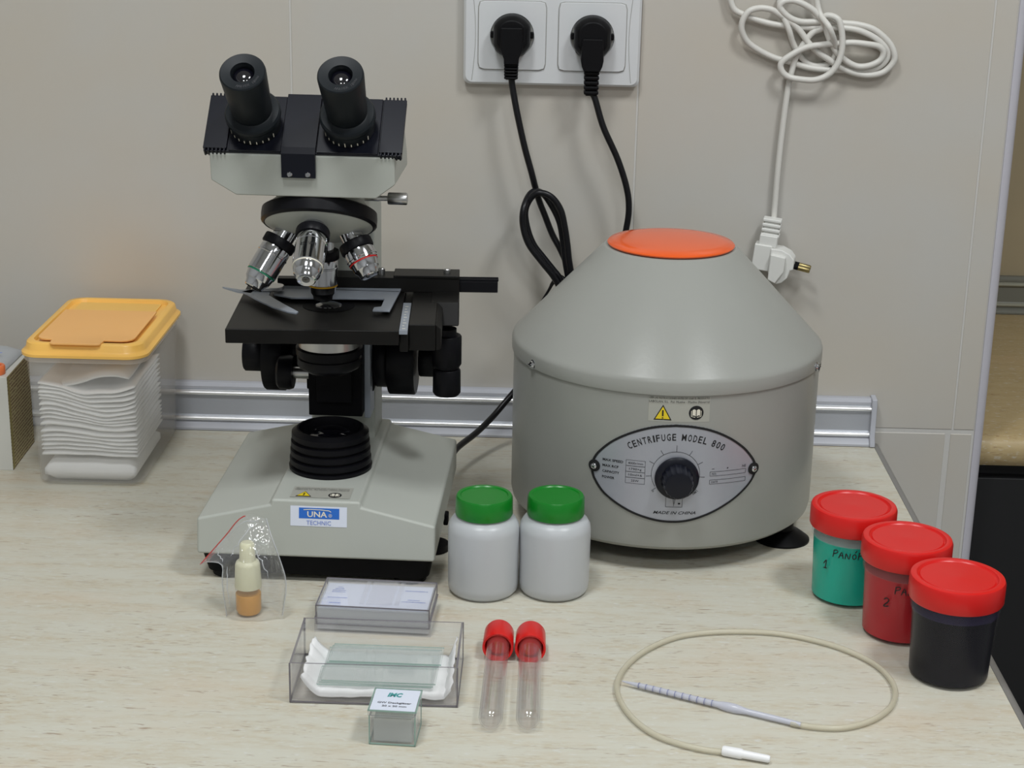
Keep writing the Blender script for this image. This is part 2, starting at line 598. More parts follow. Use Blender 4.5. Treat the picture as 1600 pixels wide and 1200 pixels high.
def strip_line(mb, pts, w, fmap, mi=0, closed=False):
    """flat line of width w through flat points"""
    n = len(pts)
    L_, R2 = [], []
    for i in range(n):
        a = pts[i - 1] if (i or closed) else pts[i]
        b = pts[(i + 1) % n] if (i < n - 1 or closed) else pts[i]
        dx, dy = b[0] - a[0], b[1] - a[1]
        l = math.hypot(dx, dy) or 1
        nx, ny = -dy / l * w / 2, dx / l * w / 2
        L_.append((pts[i][0] + nx, pts[i][1] + ny))
        R2.append((pts[i][0] - nx, pts[i][1] - ny))
    v = [fmap(*p) for p in L_] + [fmap(*p) for p in R2]
    f = [(i, (i + 1) % n, n + (i + 1) % n, n + i) for i in range(n if closed else n - 1)]
    mb.add(v, f, mi)

def rect_line(mb, x0, x1, y0, y1, w, fmap, mi=0, div=6):
    pts = [(x0 + (x1 - x0) * k / div, y1) for k in range(div)] + [(x1, y1), (x1, y0)][0:1] + [(x1 - (x1 - x0) * k / div, y0) for k in range(div + 1)]
    for seg_ in ([(x0 + (x1 - x0) * k / div, y1) for k in range(div + 1)], [(x0 + (x1 - x0) * k / div, y0) for k in range(div + 1)], [(x0, y0), (x0, y1)], [(x1, y0), (x1, y1)]):
        strip_line(mb, seg_, w, fmap, mi)

# ================================================================== THE SETTING
XE = 0.4390
def tiles(mb, x_edges, z_edges, gap, y=0.0, th=0.008):
    for i in range(len(x_edges) - 1):
        for j in range(len(z_edges) - 1):
            g = gap if not isinstance(gap, list) else gap[j]
            mb.box(x_edges[i] + g / 2, x_edges[i + 1] - g / 2, y, y + th, z_edges[j] + g / 2, z_edges[j + 1] - g / 2, 0)

w = MB()
xs = [-0.2157 + 0.3126 * k for k in range(-4, 3)] + [0.4305]
tiles(w, xs, [0.0135, 0.5135, 1.0135, 1.62], 0.0016)
xs2 = [x - 0.004 for x in xs[:-1]] + [0.4305]
tiles(w, xs2, [-0.87, -0.4865, 0.0125], 0.005)
w.box(-1.47, 0.4315, 0.0006, 0.10, -0.87, 1.62, 1)
struct(w.build('wall_back', ['tile', 'grout'], bevel=0.0007, seg=2))
# rounded plastic profile that closes the tiled wall's free end
t = MB()
pr_ = [(0.4305, 0.004), (0.4305, -0.0006)] + [(0.4320 + 0.008 * math.sin(R_(a)), 0.0072 - 0.008 * math.cos(R_(a))) for a in range(0, 91, 15)] + [(0.440, 0.10), (0.4305, 0.10)]
t.prism(pr_, -0.87, 1.62, 'z')
struct(t.build('trim_2', 'trimwhite'))

struct(MB().box(-1.5, -1.47, -3.2, 0.10, -0.87, 1.62).build('wall_left', 'plaster'))
struct(MB().box(1.9, 1.93, -3.2, 0.60, -0.87, 1.62).build('wall_right', 'plaster'))
struct(MB().box(-1.5, 1.93, -3.23, -3.2, -0.87, 1.62).build('wall_front', 'plaster'))
struct(MB().box(0.30, 1.93, 0.50, 0.53, -0.87, 1.62).build('wall_rear', 'wood3'))
struct(MB().box(-1.5, 1.93, -3.23, 0.60, -0.90, -0.87).build('floor', 'floor'))
struct(MB().box(-1.5, 1.93, -3.23, 0.60, 1.62, 1.65).build('ceiling', 'ceil'))

# aluminium upstand between tiles and worktop
def upstand(name, x0, x1, yw, endcap, mats=('alu', 'alu_ridge', 'lip')):
    u = MB()
    P, mi = [], []
    def seg_(pts, m):
        for p in pts:
            P.append(p); mi.append(m)
    seg_([(0, 0.0005), (-0.0155, 0.0005), (-0.0155, 0.0025), (-0.0125, 0.0060), (-0.0100, 0.0075)], 2)
    seg_([(-0.0100, 0.0085)], 0)
    seg_([(-0.0100 - 0.0024 * math.sin(R_(a)), 0.0108 - 0.0021 * math.cos(R_(a))) for a in range(0, 181, 20)], 1)
    seg_([(-0.0100, 0.0131), (-0.0092, 0.0145), (-0.0092, 0.0325), (-0.0100, 0.0338)], 0)
    seg_([(-0.0100 - 0.0024 * math.sin(R_(a)), 0.0362 - 0.0021 * math.cos(R_(a))) for a in range(0, 181, 20)], 1)
    seg_([(-0.0090, 0.0390)], 0)
    seg_([(-0.0095, 0.0400), (-0.0095, 0.0425), (-0.006, 0.0455), (0, 0.0455)], 2)
    n = len(P)
    v = [(x0, yw + a, b) for a, b in P] + [(x1, yw + a, b) for a, b in P]
    fs = [(k, (k + 1) % n, n + (k + 1) % n, n + k) for k in range(n)]
    u.add(v, fs, mi)
    u.add([], [], 0)
    u.f.append([n + k for k in range(n)]); u.m.append(2)
    o = struct(u.build(name, list(mats), sharp=24))
    if endcap:
        c = MB()
        c.prism([(yw, 0.0005), (yw - 0.018, 0.0005), (yw - 0.0175, 0.004), (yw - 0.0140, 0.010), (yw - 0.0135, 0.038), (yw - 0.0125, 0.046), (yw, 0.0475)], x1, x1 + 0.005, 'x')
        e = c.build('end_cap', 'lip', o, bevel=0.0008)
    return o
upstand('trim_1', -1.46, 0.3285, -0.0003, True)
upstand('trim_3', 0.445, 1.88, 0.4997, False, ('alu_shaded', 'lip_shaded', 'alu_shaded'))

# worktops
ct = thing('countertop', 'pale beech-effect laminate worktop carrying the microscope and the centrifuge', 'countertop', (0, 0, 0))
c = MB()
c.box(-1.46, 0.3335, -0.70, -0.0005, -0.032, 0.0)
c.build('board', 'wood', ct, bevel=0.0006)
c = MB()
c.prism([(0.3335, 0.0), (0.3365, -0.0006), (0.3395, -0.0022), (0.3410, -0.005), (0.3415, -0.032), (0.3335, -0.032)], -0.70, -0.0005, 'y')
e = c.build('edge_strip', 'edge', ct)
e['label'] = 'grey edge strip'
c2 = thing('countertop', 'darker tan laminate worktop beyond the end of the tiled wall', 'countertop', (0, 0, 0))
c = MB()
pf = [(0.4995, 0.0), (0.036, 0.0), (0.0275, -0.0015), (0.022, -0.006), (0.020, -0.013), (0.021, -0.024), (0.026, -0.030), (0.4995, -0.030)]
c.prism(pf, 0.4405, 1.85, 'x')
c.build('board', 'wood2', c2, bevel=0)
cb = thing('cabinet', 'black cabinet front under the far tan worktop', 'cabinet', (0, 0, -0.87))
MB().box(0.4405, 1.85, 0.045, 0.4995, 0.0005, 0.8395).build('carcass', 'black_cab', cb, bevel=0.001)
for k in range(2):
    MB().box(0.446 + 0.7 * k, 1.14 + 0.7 * k, 0.030, 0.045, 0.08, 0.825).build('door', 'black_cab', cb, bevel=0.001)
ca = thing('cabinet', 'white base cabinet carrying the pale worktop', 'cabinet', (0, 0, -0.87))
MB().box(-1.46, 0.3325, -0.66, -0.001, 0.0005, 0.8375).build('carcass', 'white', ca, bevel=0.001)

# ceiling fixtures; the front pair only houses the added fill lamps
for (nm, lx, ly, k), lo in zip(LAMPS, lamp_objs):
    f_ = thing('ceiling_light', 'square white ceiling light of the four, at the ' + nm + ' of the room', 'ceiling light', (lx, ly, CEIL))
    MB().box(-0.15, 0.15, -0.20, 0.20, -0.025, -0.0002).build('housing', 'white', f_, bevel=0.002)
    MB().box(-0.13, 0.13, -0.18, 0.18, -0.029, -0.0251).build('diffuser', 'light', f_)
    lo.parent = f_
    lo.location = (0, 0, -0.032)

# ================================================================== MICROSCOPE
mic = thing('microscope', 'grey and black binocular laboratory microscope with an angled twin-eyepiece head', 'microscope', (-0.149, -0.282, 0), R_(-1.7))
# grey housing of the foot
b = MB()
def base_ring(y, front):
    s_ = -0.0 if not front else 1
    hw = 0.0903
    P = [(-hw, 0.0225), (-hw, 0.0500), (-0.0345, 0.0627), (-0.0335, 0.0668), (0.0335, 0.0668), (0.0345, 0.0627), (hw, 0.0500), (hw, 0.0225)]
    out = []
    for x, z in P:
        yy = y
        if front:
            yy = y + (0.0 if z < 0.03 else (z - 0.0225) * 0.13)
        out.append((x, yy, z))
    return out
b.loft([base_ring(-0.0812, True), base_ring(0.121, False)])
b.build('base_housing', 'mic', mic, bevel=0.0030, seg=3)
b = MB()
b.loft([[(x * 0.96, y * 0.96 + 0.001, 0.0060) for x, y in rrect(-0.0885, 0.0885, -0.0795, 0.119, 0.010)],
        [(x, y, 0.0224) for x, y in rrect(-0.0885, 0.0885, -0.0795, 0.119, 0.010)]])
o = b.build('base_plate', 'blkm', mic)
o['label'] = 'black lower base'
for fx, fy in ((-0.070, -0.062), (0.070, -0.062), (-0.0825, -0.004), (0.0825, -0.004), (-0.070, 0.098), (0.070, 0.098)):
    b = MB()
    b.lathe([(0.011, 0.0), (0.0125, 0.001), (0.012, 0.0062)], 24, T3(fx, fy))
    b.build('rubber_foot', 'rubber', mic)
b = MB()
b.box(0.0895, 0.0932, 0.0020, 0.0125, 0.0185, 0.0275)
b.build('power_switch', 'blkm', mic, bevel=0.001)
# illuminator collar, ribbed
b = MB()
pf = [(0.0325, 0.0665), (0.0328, 0.0695)]
z = 0.0695
rr_ = 0.0328
for k in range(4):
    rr_ -= 0.0006
    pf += [(rr_ - 0.0026, z + 0.0006), (rr_ - 0.0026, z + 0.0018), (rr_, z + 0.0026), (rr_ - 0.0001, z + 0.0066)]
    z += 0.0068
pf += [(0.0288, z + 0.0008), (0.0262, z + 0.0028), (0.0246, z + 0.0028), (0.0240, z - 0.004), (0.020, z - 0.006), (0.0, z - 0.005)]
b.lathe(pf, 64)
o = b.build('illuminator', ['blk'], mic, sharp=28)
b = MB()
b.lathe([(0.0188, z - 0.0055), (0.016, z - 0.0015), (0.010, z + 0.001), (0.0, z + 0.002)], 40)
b.build('field_lens', 'lens', o)

# arm
b = MB()
b.prism([(0.070, 0.060), (0.118, 0.060), (0.118, 0.275), (0.108, 0.292), (0.030, 0.300), (0.012, 0.300), (0.012, 0.262), (0.066, 0.250), (0.070, 0.240)], -0.0265, 0.0265, 'x')
b.build('arm', 'mic', mic, bevel=0.0025)
# focusing block and dovetail in front of the arm
b = MB()
b.box(-0.0275, 0.0275, 0.055, 0.085, 0.112, 0.165)
b.build('focus_block', 'blkm', mic, bevel=0.001)
b = MB()
b.box(-0.0215, 0.0215, 0.028, 0.066, 0.099, 0.170)
b.box(-0.0140, 0.0140, 0.0215, 0.030, 0.112, 0.165)
b.box(0.0215, 0.0265, 0.040, 0.066, 0.094, 0.186, 1)
b.box(-0.024, 0.024, 0.022, 0.066, 0.168, 0.1865)
b.build('dovetail_carrier', ['blkm', 'satin'], mic, bevel=0.0008)
# condenser
b = MB()
b.lathe([(0.017, 0.146), (0.0235, 0.150), (0.0250, 0.152), (0.0250, 0.1575), (0.0238, 0.158), (0.0238, 0.160), (0.0258, 0.1605), (0.0258, 0.1655), (0.0235, 0.1665), (0.0235, 0.1745, 1), (0.019, 0.1765, 1), (0.0, 0.1765, 0)], 56)
b.build('condenser', ['blk', 'steel'], mic)
b = MB()
b.lathe([(0.0, 0.0), (0.011, 0.0), (0.0135, 0.002), (0.0140, 0.010), (0.0130, 0.0130), (0.0, 0.0130)], 40, along((-0.0475, 0.036, 0.1320), (1, 0, 0)))
b.lathe([(0.0048, 0.0130, 1), (0.0048, 0.0265, 1)], 24, along((-0.0475, 0.036, 0.1320), (1, 0, 0)), 1)
b.build('condenser_knob', ['blk', 'steel'], mic)
# focus knobs: coarse drum with a fine knob on its axis, each side
def knurled(r0, z0, z1, ch=0.0012):
    return [(0.0, z0), (r0 - ch, z0), (r0, z0 + ch), (r0, z1 - ch), (r0 - ch, z1), (0.0, z1)]
for sx, X, rad in ((-1, along((-0.0270, 0.070, 0.1370), (-1, 0, 0)), 0.0300), (1, along((0.0270, 0.070, 0.1370), (1, 0, 0)), 0.0300)):
    b = MB()
    if sx > 0:
        b.lathe(knurled(0.0245, 0.001, 0.012), 64, X)
        b.lathe(knurled(rad, 0.012, 0.034), 96, X, knurl={2: 0.04, 3: 0.04})
    else:
        b.lathe(knurled(0.020, 0.001, 0.014), 64, X)
        b.lathe([(0.0, 0.014), (0.024, 0.014), (rad, 0.019), (rad, 0.034), (rad - 0.0012, 0.0355), (0.0, 0.0355)], 96, X, knurl={2: 0.04, 3: 0.04})
    co = b.build('coarse_focus_knob', 'blk', mic, sharp=50)
    b = MB()
    b.lathe(knurled(0.0150, 0.0362, 0.0535), 64, X, knurl={2: 0.05, 3: 0.05})
    b.build('fine_focus_knob', 'blk', co, sharp=50)

# stage (turned slightly against the foot)
ST = Matrix.Rotation(R_(4.0), 4, 'Z')
b = MB()
b.box(-0.0700, 0.0570, -0.0690, 0.060, 0.1870, 0.1980, 0, ST)
stg = b.build('stage', 'stage', mic, bevel=0.0008)
b = MB()
b.lathe([(0.0200, 0.19805), (0.0200, 0.19835), (0.0, 0.19835)], 48)
b.build('aperture_insert', 'blkm', stg)
b = MB()
b.lathe([(0.0105, 0.1984), (0.0100, 0.1992), (0.006, 0.2004), (0.0, 0.2008)], 40)
b.build('condenser_lens', 'lens', stg)
b = MB()
b.box(0.0571, 0.0632, -0.0690, 0.010, 0.1955, 0.1984, 0, ST)
for k in range(9):
    b.box(0.0590, 0.0605 if k % 2 else 0.0615, -0.064 + k * 0.0078, -0.0634 + k * 0.0078, 0.1984, 0.1986, 1, ST)
rul = b.build('ruler', ['satin', 'bandw'], stg)
rul['label'] = 'grey engraved scale'
b = MB()
b.box(0.0635, 0.0835, -0.0545, 0.060, 0.1790, 0.1990, 0, ST)
b.box(0.0571, 0.0635, -0.062, 0.060, 0.1800, 0.1950, 0, ST)
b.prism([(0.0835, 0.1790), (0.0835, 0.1990), (0.0875, 0.1955), (0.0875, 0.1800)], -0.0535, 0.045, 'y', 0, ST)
b.prism([(0.010, 0.1995), (0.0600, 0.1995), (0.0600, 0.1740), (0.034, 0.1740), (0.0, 0.1830)], 0.0780, 0.1000, 'x', 0, ST)
b.build('slide_carriage', 'stage', stg, bevel=0.0008)
b = MB()
b.box(-0.0140, 0.1000, 0.0400, 0.0630, 0.1990, 0.2105, 0, ST)
b.box(0.0480, 0.1000, 0.0400, 0.0640, 0.2105, 0.2125, 0, ST)
for x_ in (0.038, 0.090):
    b.lathe([(0.0028, 0.2100), (0.0028, 0.2150), (0.0020, 0.2160), (0.0, 0.2160)], 16, ST @ T3(x_, 0.052), 1)
b.build('slide_bar', ['stage', 'steel'], stg, bevel=0.0005)
b = MB()
b.box(0.1000, 0.1305, 0.0440, 0.0530, 0.1985, 0.2075, 0, ST)
b.box(0.1000, 0.1310, 0.0445, 0.0460, 0.2075, 0.2095, 0, ST)
b.box(0.1000, 0.1310, 0.0500, 0.0520, 0.2075, 0.2095, 0, ST)
b.build('guide_rail', 'blk', stg, bevel=0.0004)
b = MB()
b.box(-0.0440, -0.0140, 0.0440, 0.0530, 0.1990, 0.2080, 0, ST)
b.build('guide_rail', 'blk', stg, bevel=0.0004)
b = MB()
X = T3(0.0890, 0.030, 0)
b.lathe([(0.0, 0.1745), (0.0075, 0.1745), (0.0075, 0.1690), (0.0108, 0.1690), (0.0116, 0.1680), (0.0116, 0.1455), (0.0108, 0.1445), (0.0095, 0.1420), (0.0, 0.1420)], 56, X, knurl={4: 0.03, 5: 0.03})
kx = b.build('stage_drive_knob', 'blk', stg, sharp=50)
b = MB()
b.lathe([(0.0, 0.1420), (0.0100, 0.1415), (0.0110, 0.1400), (0.0112, 0.1220), (0.0095, 0.1198), (0.0, 0.1196)], 56, X, knurl={2: 0.03, 3: 0.03})
b.build('lower_knob', 'blk', kx, sharp=50)
# slide holder of thin grey sheet
zh0, zh1 = 0.2006, 0.2020
b = MB()
b.prism([(-0.045, 0.0150), (-0.030, 0.0060), (0.036, 0.0110), (0.0418, 0.0110), (0.0420, -0.0120), (0.0370, -0.0150), (0.0370, -0.0235), (0.0500, -0.0235), (0.0510, 0.0350), (-0.050, 0.0350)], zh0, zh1, 'z')
b.box(-0.050, 0.051, 0.033, 0.044, zh0, zh1)
sh = b.build('slide_holder', 'satin', stg, bevel=0.0003)
b = MB()
fing = [(-0.0700, 0.0130), (-0.0645, 0.0069), (-0.0548, -0.0074), (-0.0386, -0.0281), (-0.0242, -0.0411), (-0.0174, -0.0439), (-0.0165, -0.0400), (-0.0328, -0.0170), (-0.0470, 0.0048), (-0.0480, 0.0200), (-0.0600, 0.0260)]
b.prism(fing, 0.2022, 0.2036, 'z')
b.prism([(-0.0880, 0.0265), (-0.0860, 0.0240), (-0.0730, 0.0130), (-0.0620, 0.0090), (-0.0600, 0.0200), (-0.0720, 0.0190)], 0.2022, 0.2036, 'z')
b.build('spring_clip', 'satin', sh, bevel=0.0003)
b = MB()
b.prism(rrect(-0.0640, -0.0385, 0.0140, 0.0300, 0.007), 0.2037, 0.2070, 'z')
b.build('pivot_plate', 'steel', sh, bevel=0.0006)

# turret and objectives
TA = R_(27)
Cd = Vector((-0.0026, -0.022, 0.2715))
ax = Vector((0, -math.sin(TA), -math.cos(TA)))      # points down and forward
b1 = Vector((0, math.cos(TA), -math.sin(TA)))       # points back and down
XT = frame(Cd, Vector((1, 0, 0)), ax.cross(Vector((1, 0, 0))), ax)
b = MB()
b.lathe([(0.0, -0.034), (0.031, -0.034), (0.033, -0.012), (0.0395, -0.0062), (0.0, -0.0062)], 64, XT)
b.build('nosepiece_mount', 'mic', mic)
b = MB()
b.lathe([(0.0, -0.0060, 0), (0.0405, -0.0060, 0), (0.0428, -0.0045, 0), (0.0432, -0.0010, 0), (0.0430, 0.0045, 0), (0.0410, 0.0062, 0), (0.0400, 0.0060, 0), (0.0385, 0.0070, 1), (0.024, 0.0135, 1), (0.010, 0.0150, 1), (0.0, 0.0150, 1)], 72, XT, knurl={3: 0.006, 4: 0.006})
tur = b.build('nosepiece', ['blk', 'mic'], mic, sharp=30)
PH = R_(-1.0)
def objective(psi, L0, band, label):
    e = math.cos(psi) * b1 + math.sin(psi) * Vector((1, 0, 0))
    root = Cd + ax * 0.0125 + e * 0.0245
    d = math.cos(TA) * ax + math.sin(TA) * e
    X = along(root, d)
    root = root + d * 0.0022
    X = along(root, d)
    b = MB()
    k = L0 - 0.046
    b.lathe([(0.0085, -0.006), (0.0085, 0.0045), (0.0085, 0.0105), (0.0112, 0.0112), (0.0115, 0.0125), (0.0115, 0.0165), (0.0119, 0.0168), (0.0119, 0.0176), (0.0114, 0.018), (0.0114, 0.0330 + k), (0.0108, 0.0336 + k),
             (0.0108, 0.0346 + k), (0.0104, 0.0352 + k), (0.0096, 0.0398 + k), (0.0078, 0.0422 + k), (0.0072, 0.0452 + k), (0.0062, 0.046 + k), (0.0048, 0.0455 + k), (0.0, 0.0452 + k, 0)], 48, X)
    o = b.build('objective', 'chrome', mic, sharp=26)
    o['label'] = label
    b = MB()
    b.lathe([(0.0090, 0.0036), (0.0122, 0.0038), (0.0126, 0.0046), (0.0126, 0.0100), (0.0120, 0.0108), (0.0090, 0.0110)], 72, X, knurl={2: 0.04, 3: 0.04})
    b.build('knurled_ring', 'blk', o, sharp=50)
    b = MB()
    b.lathe([(0.0112, 0.0337 + k), (0.01115, 0.0338 + k), (0.01115, 0.0346 + k), (0.0109, 0.0347 + k)], 48, X)
    b.build('color_band', band, o)
    b = MB()
    b.lathe([(0.0030, 0.0453 + k), (0.0028, 0.0458 + k), (0.0, 0.0461 + k)], 24, X)
    b.build('front_lens', 'lens', o)
    return o, X
objective(PH, 0.0430, 'bandy', 'objective with yellow band')
o100, X100 = objective(PI + PH, 0.0500, 'bandw', 'longest objective with white band')
objective(-PI / 2 + PH, 0.0455, 'bandg', 'objective with green band')
objective(PI / 2 + PH, 0.0325, 'bandr', 'short objective with red band')
b = MB()
Xi = X100.inverted()
cam_l = Vector((0.0, -1, 0.2))
dirl = (Xi.to_3x3() @ cam_l)
ang0 = math.atan2(dirl.y, dirl.x)
def obj_map(u, v):
    a = ang0 + u / 0.0116
    p = X100 @ Vector((0.01155 * math.cos(a), 0.01155 * math.sin(a), 0.0255 - v))
    return p
put_text(b, '100/1.25', 0, 0, 0.0026, obj_map, align='c', bold=0.01)
b.build('engraving', 'ink', o100, smooth=False)
# condenser screw on the limb
b = MB()
X = along((0.026, 0.0, 0.2830), (1, 0, 0))
b.lathe([(0.0, 0.0), (0.0024, 0.0), (0.0024, 0.0130), (0.0020, 0.0140), (0.0020, 0.0200)], 20, X)
b.lathe([(0.0, 0.0200), (0.0040, 0.0200), (0.0046, 0.0206), (0.0046, 0.0340), (0.0040, 0.0347), (0.0, 0.0347)], 48, X, knurl={2: 0.07, 3: 0.07})
b.build('clamp_screw', 'steel', mic, sharp=50)

# binocular head
HC = Vector((-0.0082, -0.0450, 0.3437))
b = MB()
def head_ring(x, zb):
    return [(x, -0.0595, zb), (x, -0.0618, 0.3245), (x, -0.0560, 0.3300), (x, -0.0280, 0.3575), (x, -0.0080, 0.3480), (x, 0.018, 0.318), (x, 0.022, zb)]
hx = HC.x
b.loft([head_ring(hx - 0.0665, 0.3050), head_ring(hx - 0.0485, 0.2945), head_ring(hx + 0.0525, 0.2945), head_ring(hx + 0.0665, 0.3050)])
head = b.build('head_housing', 'mic', mic, bevel=0.0010)
UP = Vector((0, 0.7071, 0.7071))
NR = Vector((0, -0.7071, 0.7071))
XH = frame(HC, (1, 0, 0), UP, NR)
b = MB()
b.box(-0.0705, 0.0715, -0.0245, 0.0245, -0.0045, 0.0, 0, XH)
b.build('face_plate', 'blkblue', head, bevel=0.0005)
for x0, x1 in ((-0.0709, -0.0540), (0.0555, 0.0719)):
    b = MB()
    b.box(x0, x1, -0.0230, 0.0230, 0.0001, 0.0022, 0, XH)
    for k in range(6):
        xx = x0 + (x1 - x0) * (k + 0.25) / 6
        for y0, y1 in ((-0.0256, -0.0230), (0.0230, 0.0252)):
            b.box(xx, xx + (x1 - x0) / 13, y0, y1, -0.0040, 0.0022, 0, XH)
    b.build('thumb_slide', 'blkblue', head, bevel=0.0003)
for x0, x1 in ((-0.0525, -0.0150), (0.0105, 0.0545)):
    b = MB()
    b.box(x0, x1, -0.0240, 0.0240, 0.0001, 0.0014, 0, XH)
    b.build('sliding_plate', 'blkblue', head, bevel=0.0003)
b = MB()
x0, x1 = -0.0145, 0.0100
pth = [(0.0252, 0.0001), (0.0252, 0.0030), (-0.0215, 0.0034), (-0.0262, 0.0018), (-0.0262, 0.0001)]
P = [HC + UP * u + NR * n for u, n in pth]
ringA, ringB = [], []
prof = [(p.y, p.z) for p in P]
prof = [prof[0], prof[1], prof[2], prof[3], (-0.0640, 0.3090), (-0.0622, 0.3090), (-0.0620, 0.3240), prof[4]]
b.prism(prof, hx + x0, hx + x1, 'x')
strap = b.build('centre_strap', 'blkblue', head, smooth=False)
for sx in (-0.0085, 0.0045):
    b = MB()
    b.lathe([(0.0, 0.0), (0.0019, 0.0), (0.0019, 0.0006), (0.0015, 0.0010), (0.0, 0.0010)], 20, along((hx + sx, -0.0640, 0.3115), (0, -1, 0)))
    b.build('screw', 'chrome', strap)
for sx in (-0.0353, 0.0325):
    X = frame(HC + Vector((sx, 0, 0)) - UP * 0.0015, (1, 0, 0), UP, NR)
    b = MB()
    b.lathe([(0.0, 0.0015), (0.0178, 0.0015), (0.0183, 0.0022), (0.0188, 0.0115), (0.0170, 0.0125), (0.0, 0.0125)], 72, X)
    for k in range(9):
        a = R_(-150 + 14 * k)
        Xk = X @ Matrix.Rotation(a, 4, 'Z')
        b.box(0.01845, 0.01865, -0.00035, 0.00035, 0.0030, 0.0055 if k % 4 else 0.0070, 1, Xk)
    dr = b.build('diopter_ring', ['eye', 'bandw'], head)
    b = MB()
    b.lathe([(0.0, 0.0130), (0.0190, 0.0130), (0.0200, 0.0138), (0.0200, 0.0168), (0.0188, 0.0182), (0.0152, 0.0186), (0.0142, 0.0190), (0.0142, 0.0215), (0.0146, 0.0222), (0.0163, 0.0600), (0.0160, 0.0620), (0.0152, 0.0628),
             (0.0085, 0.0618), (0.0080, 0.0600), (0.0078, 0.0560), (0.0, 0.0560)], 72, X)
    ep = b.build('eyepiece', 'eye', head, sharp=32)
    b = MB()
    b.lathe([(0.0077, 0.0562), (0.0072, 0.0575), (0.0050, 0.0590), (0.0025, 0.0597), (0.0, 0.0600)], 40, X)
    b.build('eye_lens', 'lens', ep)
    b = MB()
    def ring_map(u, v, X=X):
        # text runs round the rim
        a = -PI / 2 + u / 0.0122
        r = 0.0122 + v
        return X @ Vector((r * math.cos(a), r * math.sin(a), 0.0626))
    put_text(b, 'WF10X  18mm', -0.003, -0.001, 0.0021, ring_map, align='l')
    b.build('engraving', 'inkg', ep, smooth=False)

# labels on the foot
def face_map(y0=-0.0795, h=0.0003):
    def f(x, z):
        return (x, -0.0812 + (z - 0.0225) * 0.13 - h, z)
    return f
fm = face_map()
b = MB()
for mi_, hh, (x0, x1, z0, z1) in ((0, 0.00025, (-0.0190, 0.0238, 0.0470, 0.0625)), (1, 0.0004, (-0.0125, 0.0180, 0.0530, 0.0612))):
    g = face_map(h=hh)
    poly_patch(b, [(x0, z0), (x1, z0), (x1, z1), (x0, z1)], g, mi_)
lab = b.build('brand_label', ['paperw', 'blue'], mic, smooth=False)
b = MB()
g = face_map(h=0.0006)
put_text(b, 'UNA', -0.0062, 0.0544, 0.0042, g, w=0.0150, bold=0.02)
put_text(b, '\u00ae', 0.0098, 0.0544, 0.0026, g)
strip_line(b, [(-0.0090, 0.0597), (-0.004, 0.0601), (0.004, 0.0600), (0.0105, 0.0594), (0.0118, 0.0584)], 0.0006, g)
b.build('logo', 'bandw', lab, smooth=False)
b = MB()
put_text(b, 'TECHNIC', 0.0025, 0.0483, 0.0033, g, w=0.0185, align='c')
b.build('lettering', 'inkb', lab, smooth=False)

def warn_sticker(parent, fmap_h, cx, z_text, cz, book_x, zb, th, small1, small2, tw, bolt):
    """yellow triangle, round manual symbol and two lines of small print"""
    b = MB()
    for s_, mi_, hh in ((1.0, 0, 0.0003), (0.80, 1, 0.0005)):
        c0 = cz + th * 0.40
        P = [(cx - th * 0.56 * s_, c0 - th * 0.40 * s_), (cx + th * 0.56 * s_, c0 - th * 0.40 * s_), (cx, c0 + th * 0.60 * s_)]
        poly_patch(b, P, fmap_h(hh), mi_)
    g = fmap_h(0.0007)
    if bolt:
        strip_line(b, [(cx + th * .04, cz + th * .62), (cx - th * .05, cz + th * .38), (cx + th * .05, cz + th * .40), (cx - th * .02, cz + th * .12)], th * 0.07, g, 0)
    else:
        strip_line(b, [(cx, cz + th * .66), (cx, cz + th * .27)], th * 0.09, g, 0)
        strip_line(b, [(cx, cz + th * .19), (cx, cz + th * .12)], th * 0.09, g, 0)
    b.build('warning_triangle', ['ink', 'yellow'], parent, smooth=False)
    b = MB()
    r = th * 0.46
    poly_patch(b, [(book_x + r * math.cos(2 * PI * k / 32), zb + r * math.sin(2 * PI * k / 32)) for k in range(32)], fmap_h(0.0003), 0)
    for s_ in (-1, 1):
        P = [(book_x + s_ * r * .06, zb - r * .48), (book_x + s_ * r * .06, zb + r * .40), (book_x + s_ * r * .30, zb + r * .52), (book_x + s_ * r * .52, zb + r * .40), (book_x + s_ * r * .52, zb - r * .40), (book_x + s_ * r * .30, zb - r * .34)]
        if s_ < 0:
            P = P[::-1]
        poly_patch(b, P, fmap_h(0.0005), 1)
        strip_line(b, [(book_x + s_ * r * .66, zb + r * .30), (book_x + s_ * r * .66, zb - r * .50), (book_x + s_ * r * .12, zb - r * .62)], r * .08, fmap_h(0.0005), 1)
    b.build('manual_symbol', ['ink', 'bandw'], parent, smooth=False)
    b = MB()
    put_text(b, small1, z_text[0], z_text[1] + th * 0.24, th * 0.13, g, w=tw)
    put_text(b, small2, z_text[0], z_text[1], th * 0.14, g, w=tw)
    b.build('small_print', 'ink', parent, smooth=False)

b = MB()
b.add([(-0.0205, -0.0705, 0.0671), (0.0250, -0.0705, 0.0671), (0.0250, -0.0480, 0.0671), (-0.0205, -0.0480, 0.0671)], [(0, 1, 2, 3)])
stk = b.build('sticker', 'sticker', mic, smooth=False)
def top_map(h):
    return lambda x, y: (x, y, 0.0670 + h)
warn_sticker(stk, top_map, -0.0105, (-0.0185, -0.0560), -0.0690, 0.0130, -0.0645, 0.0110, 'LEER LAS INSTRUCCIONES ANTES DE USAR EL PRODUCTO', 'LABOLAN, S.L.  Pol. Mutilva - Mutilva (Navarra)', 0.0410, True)

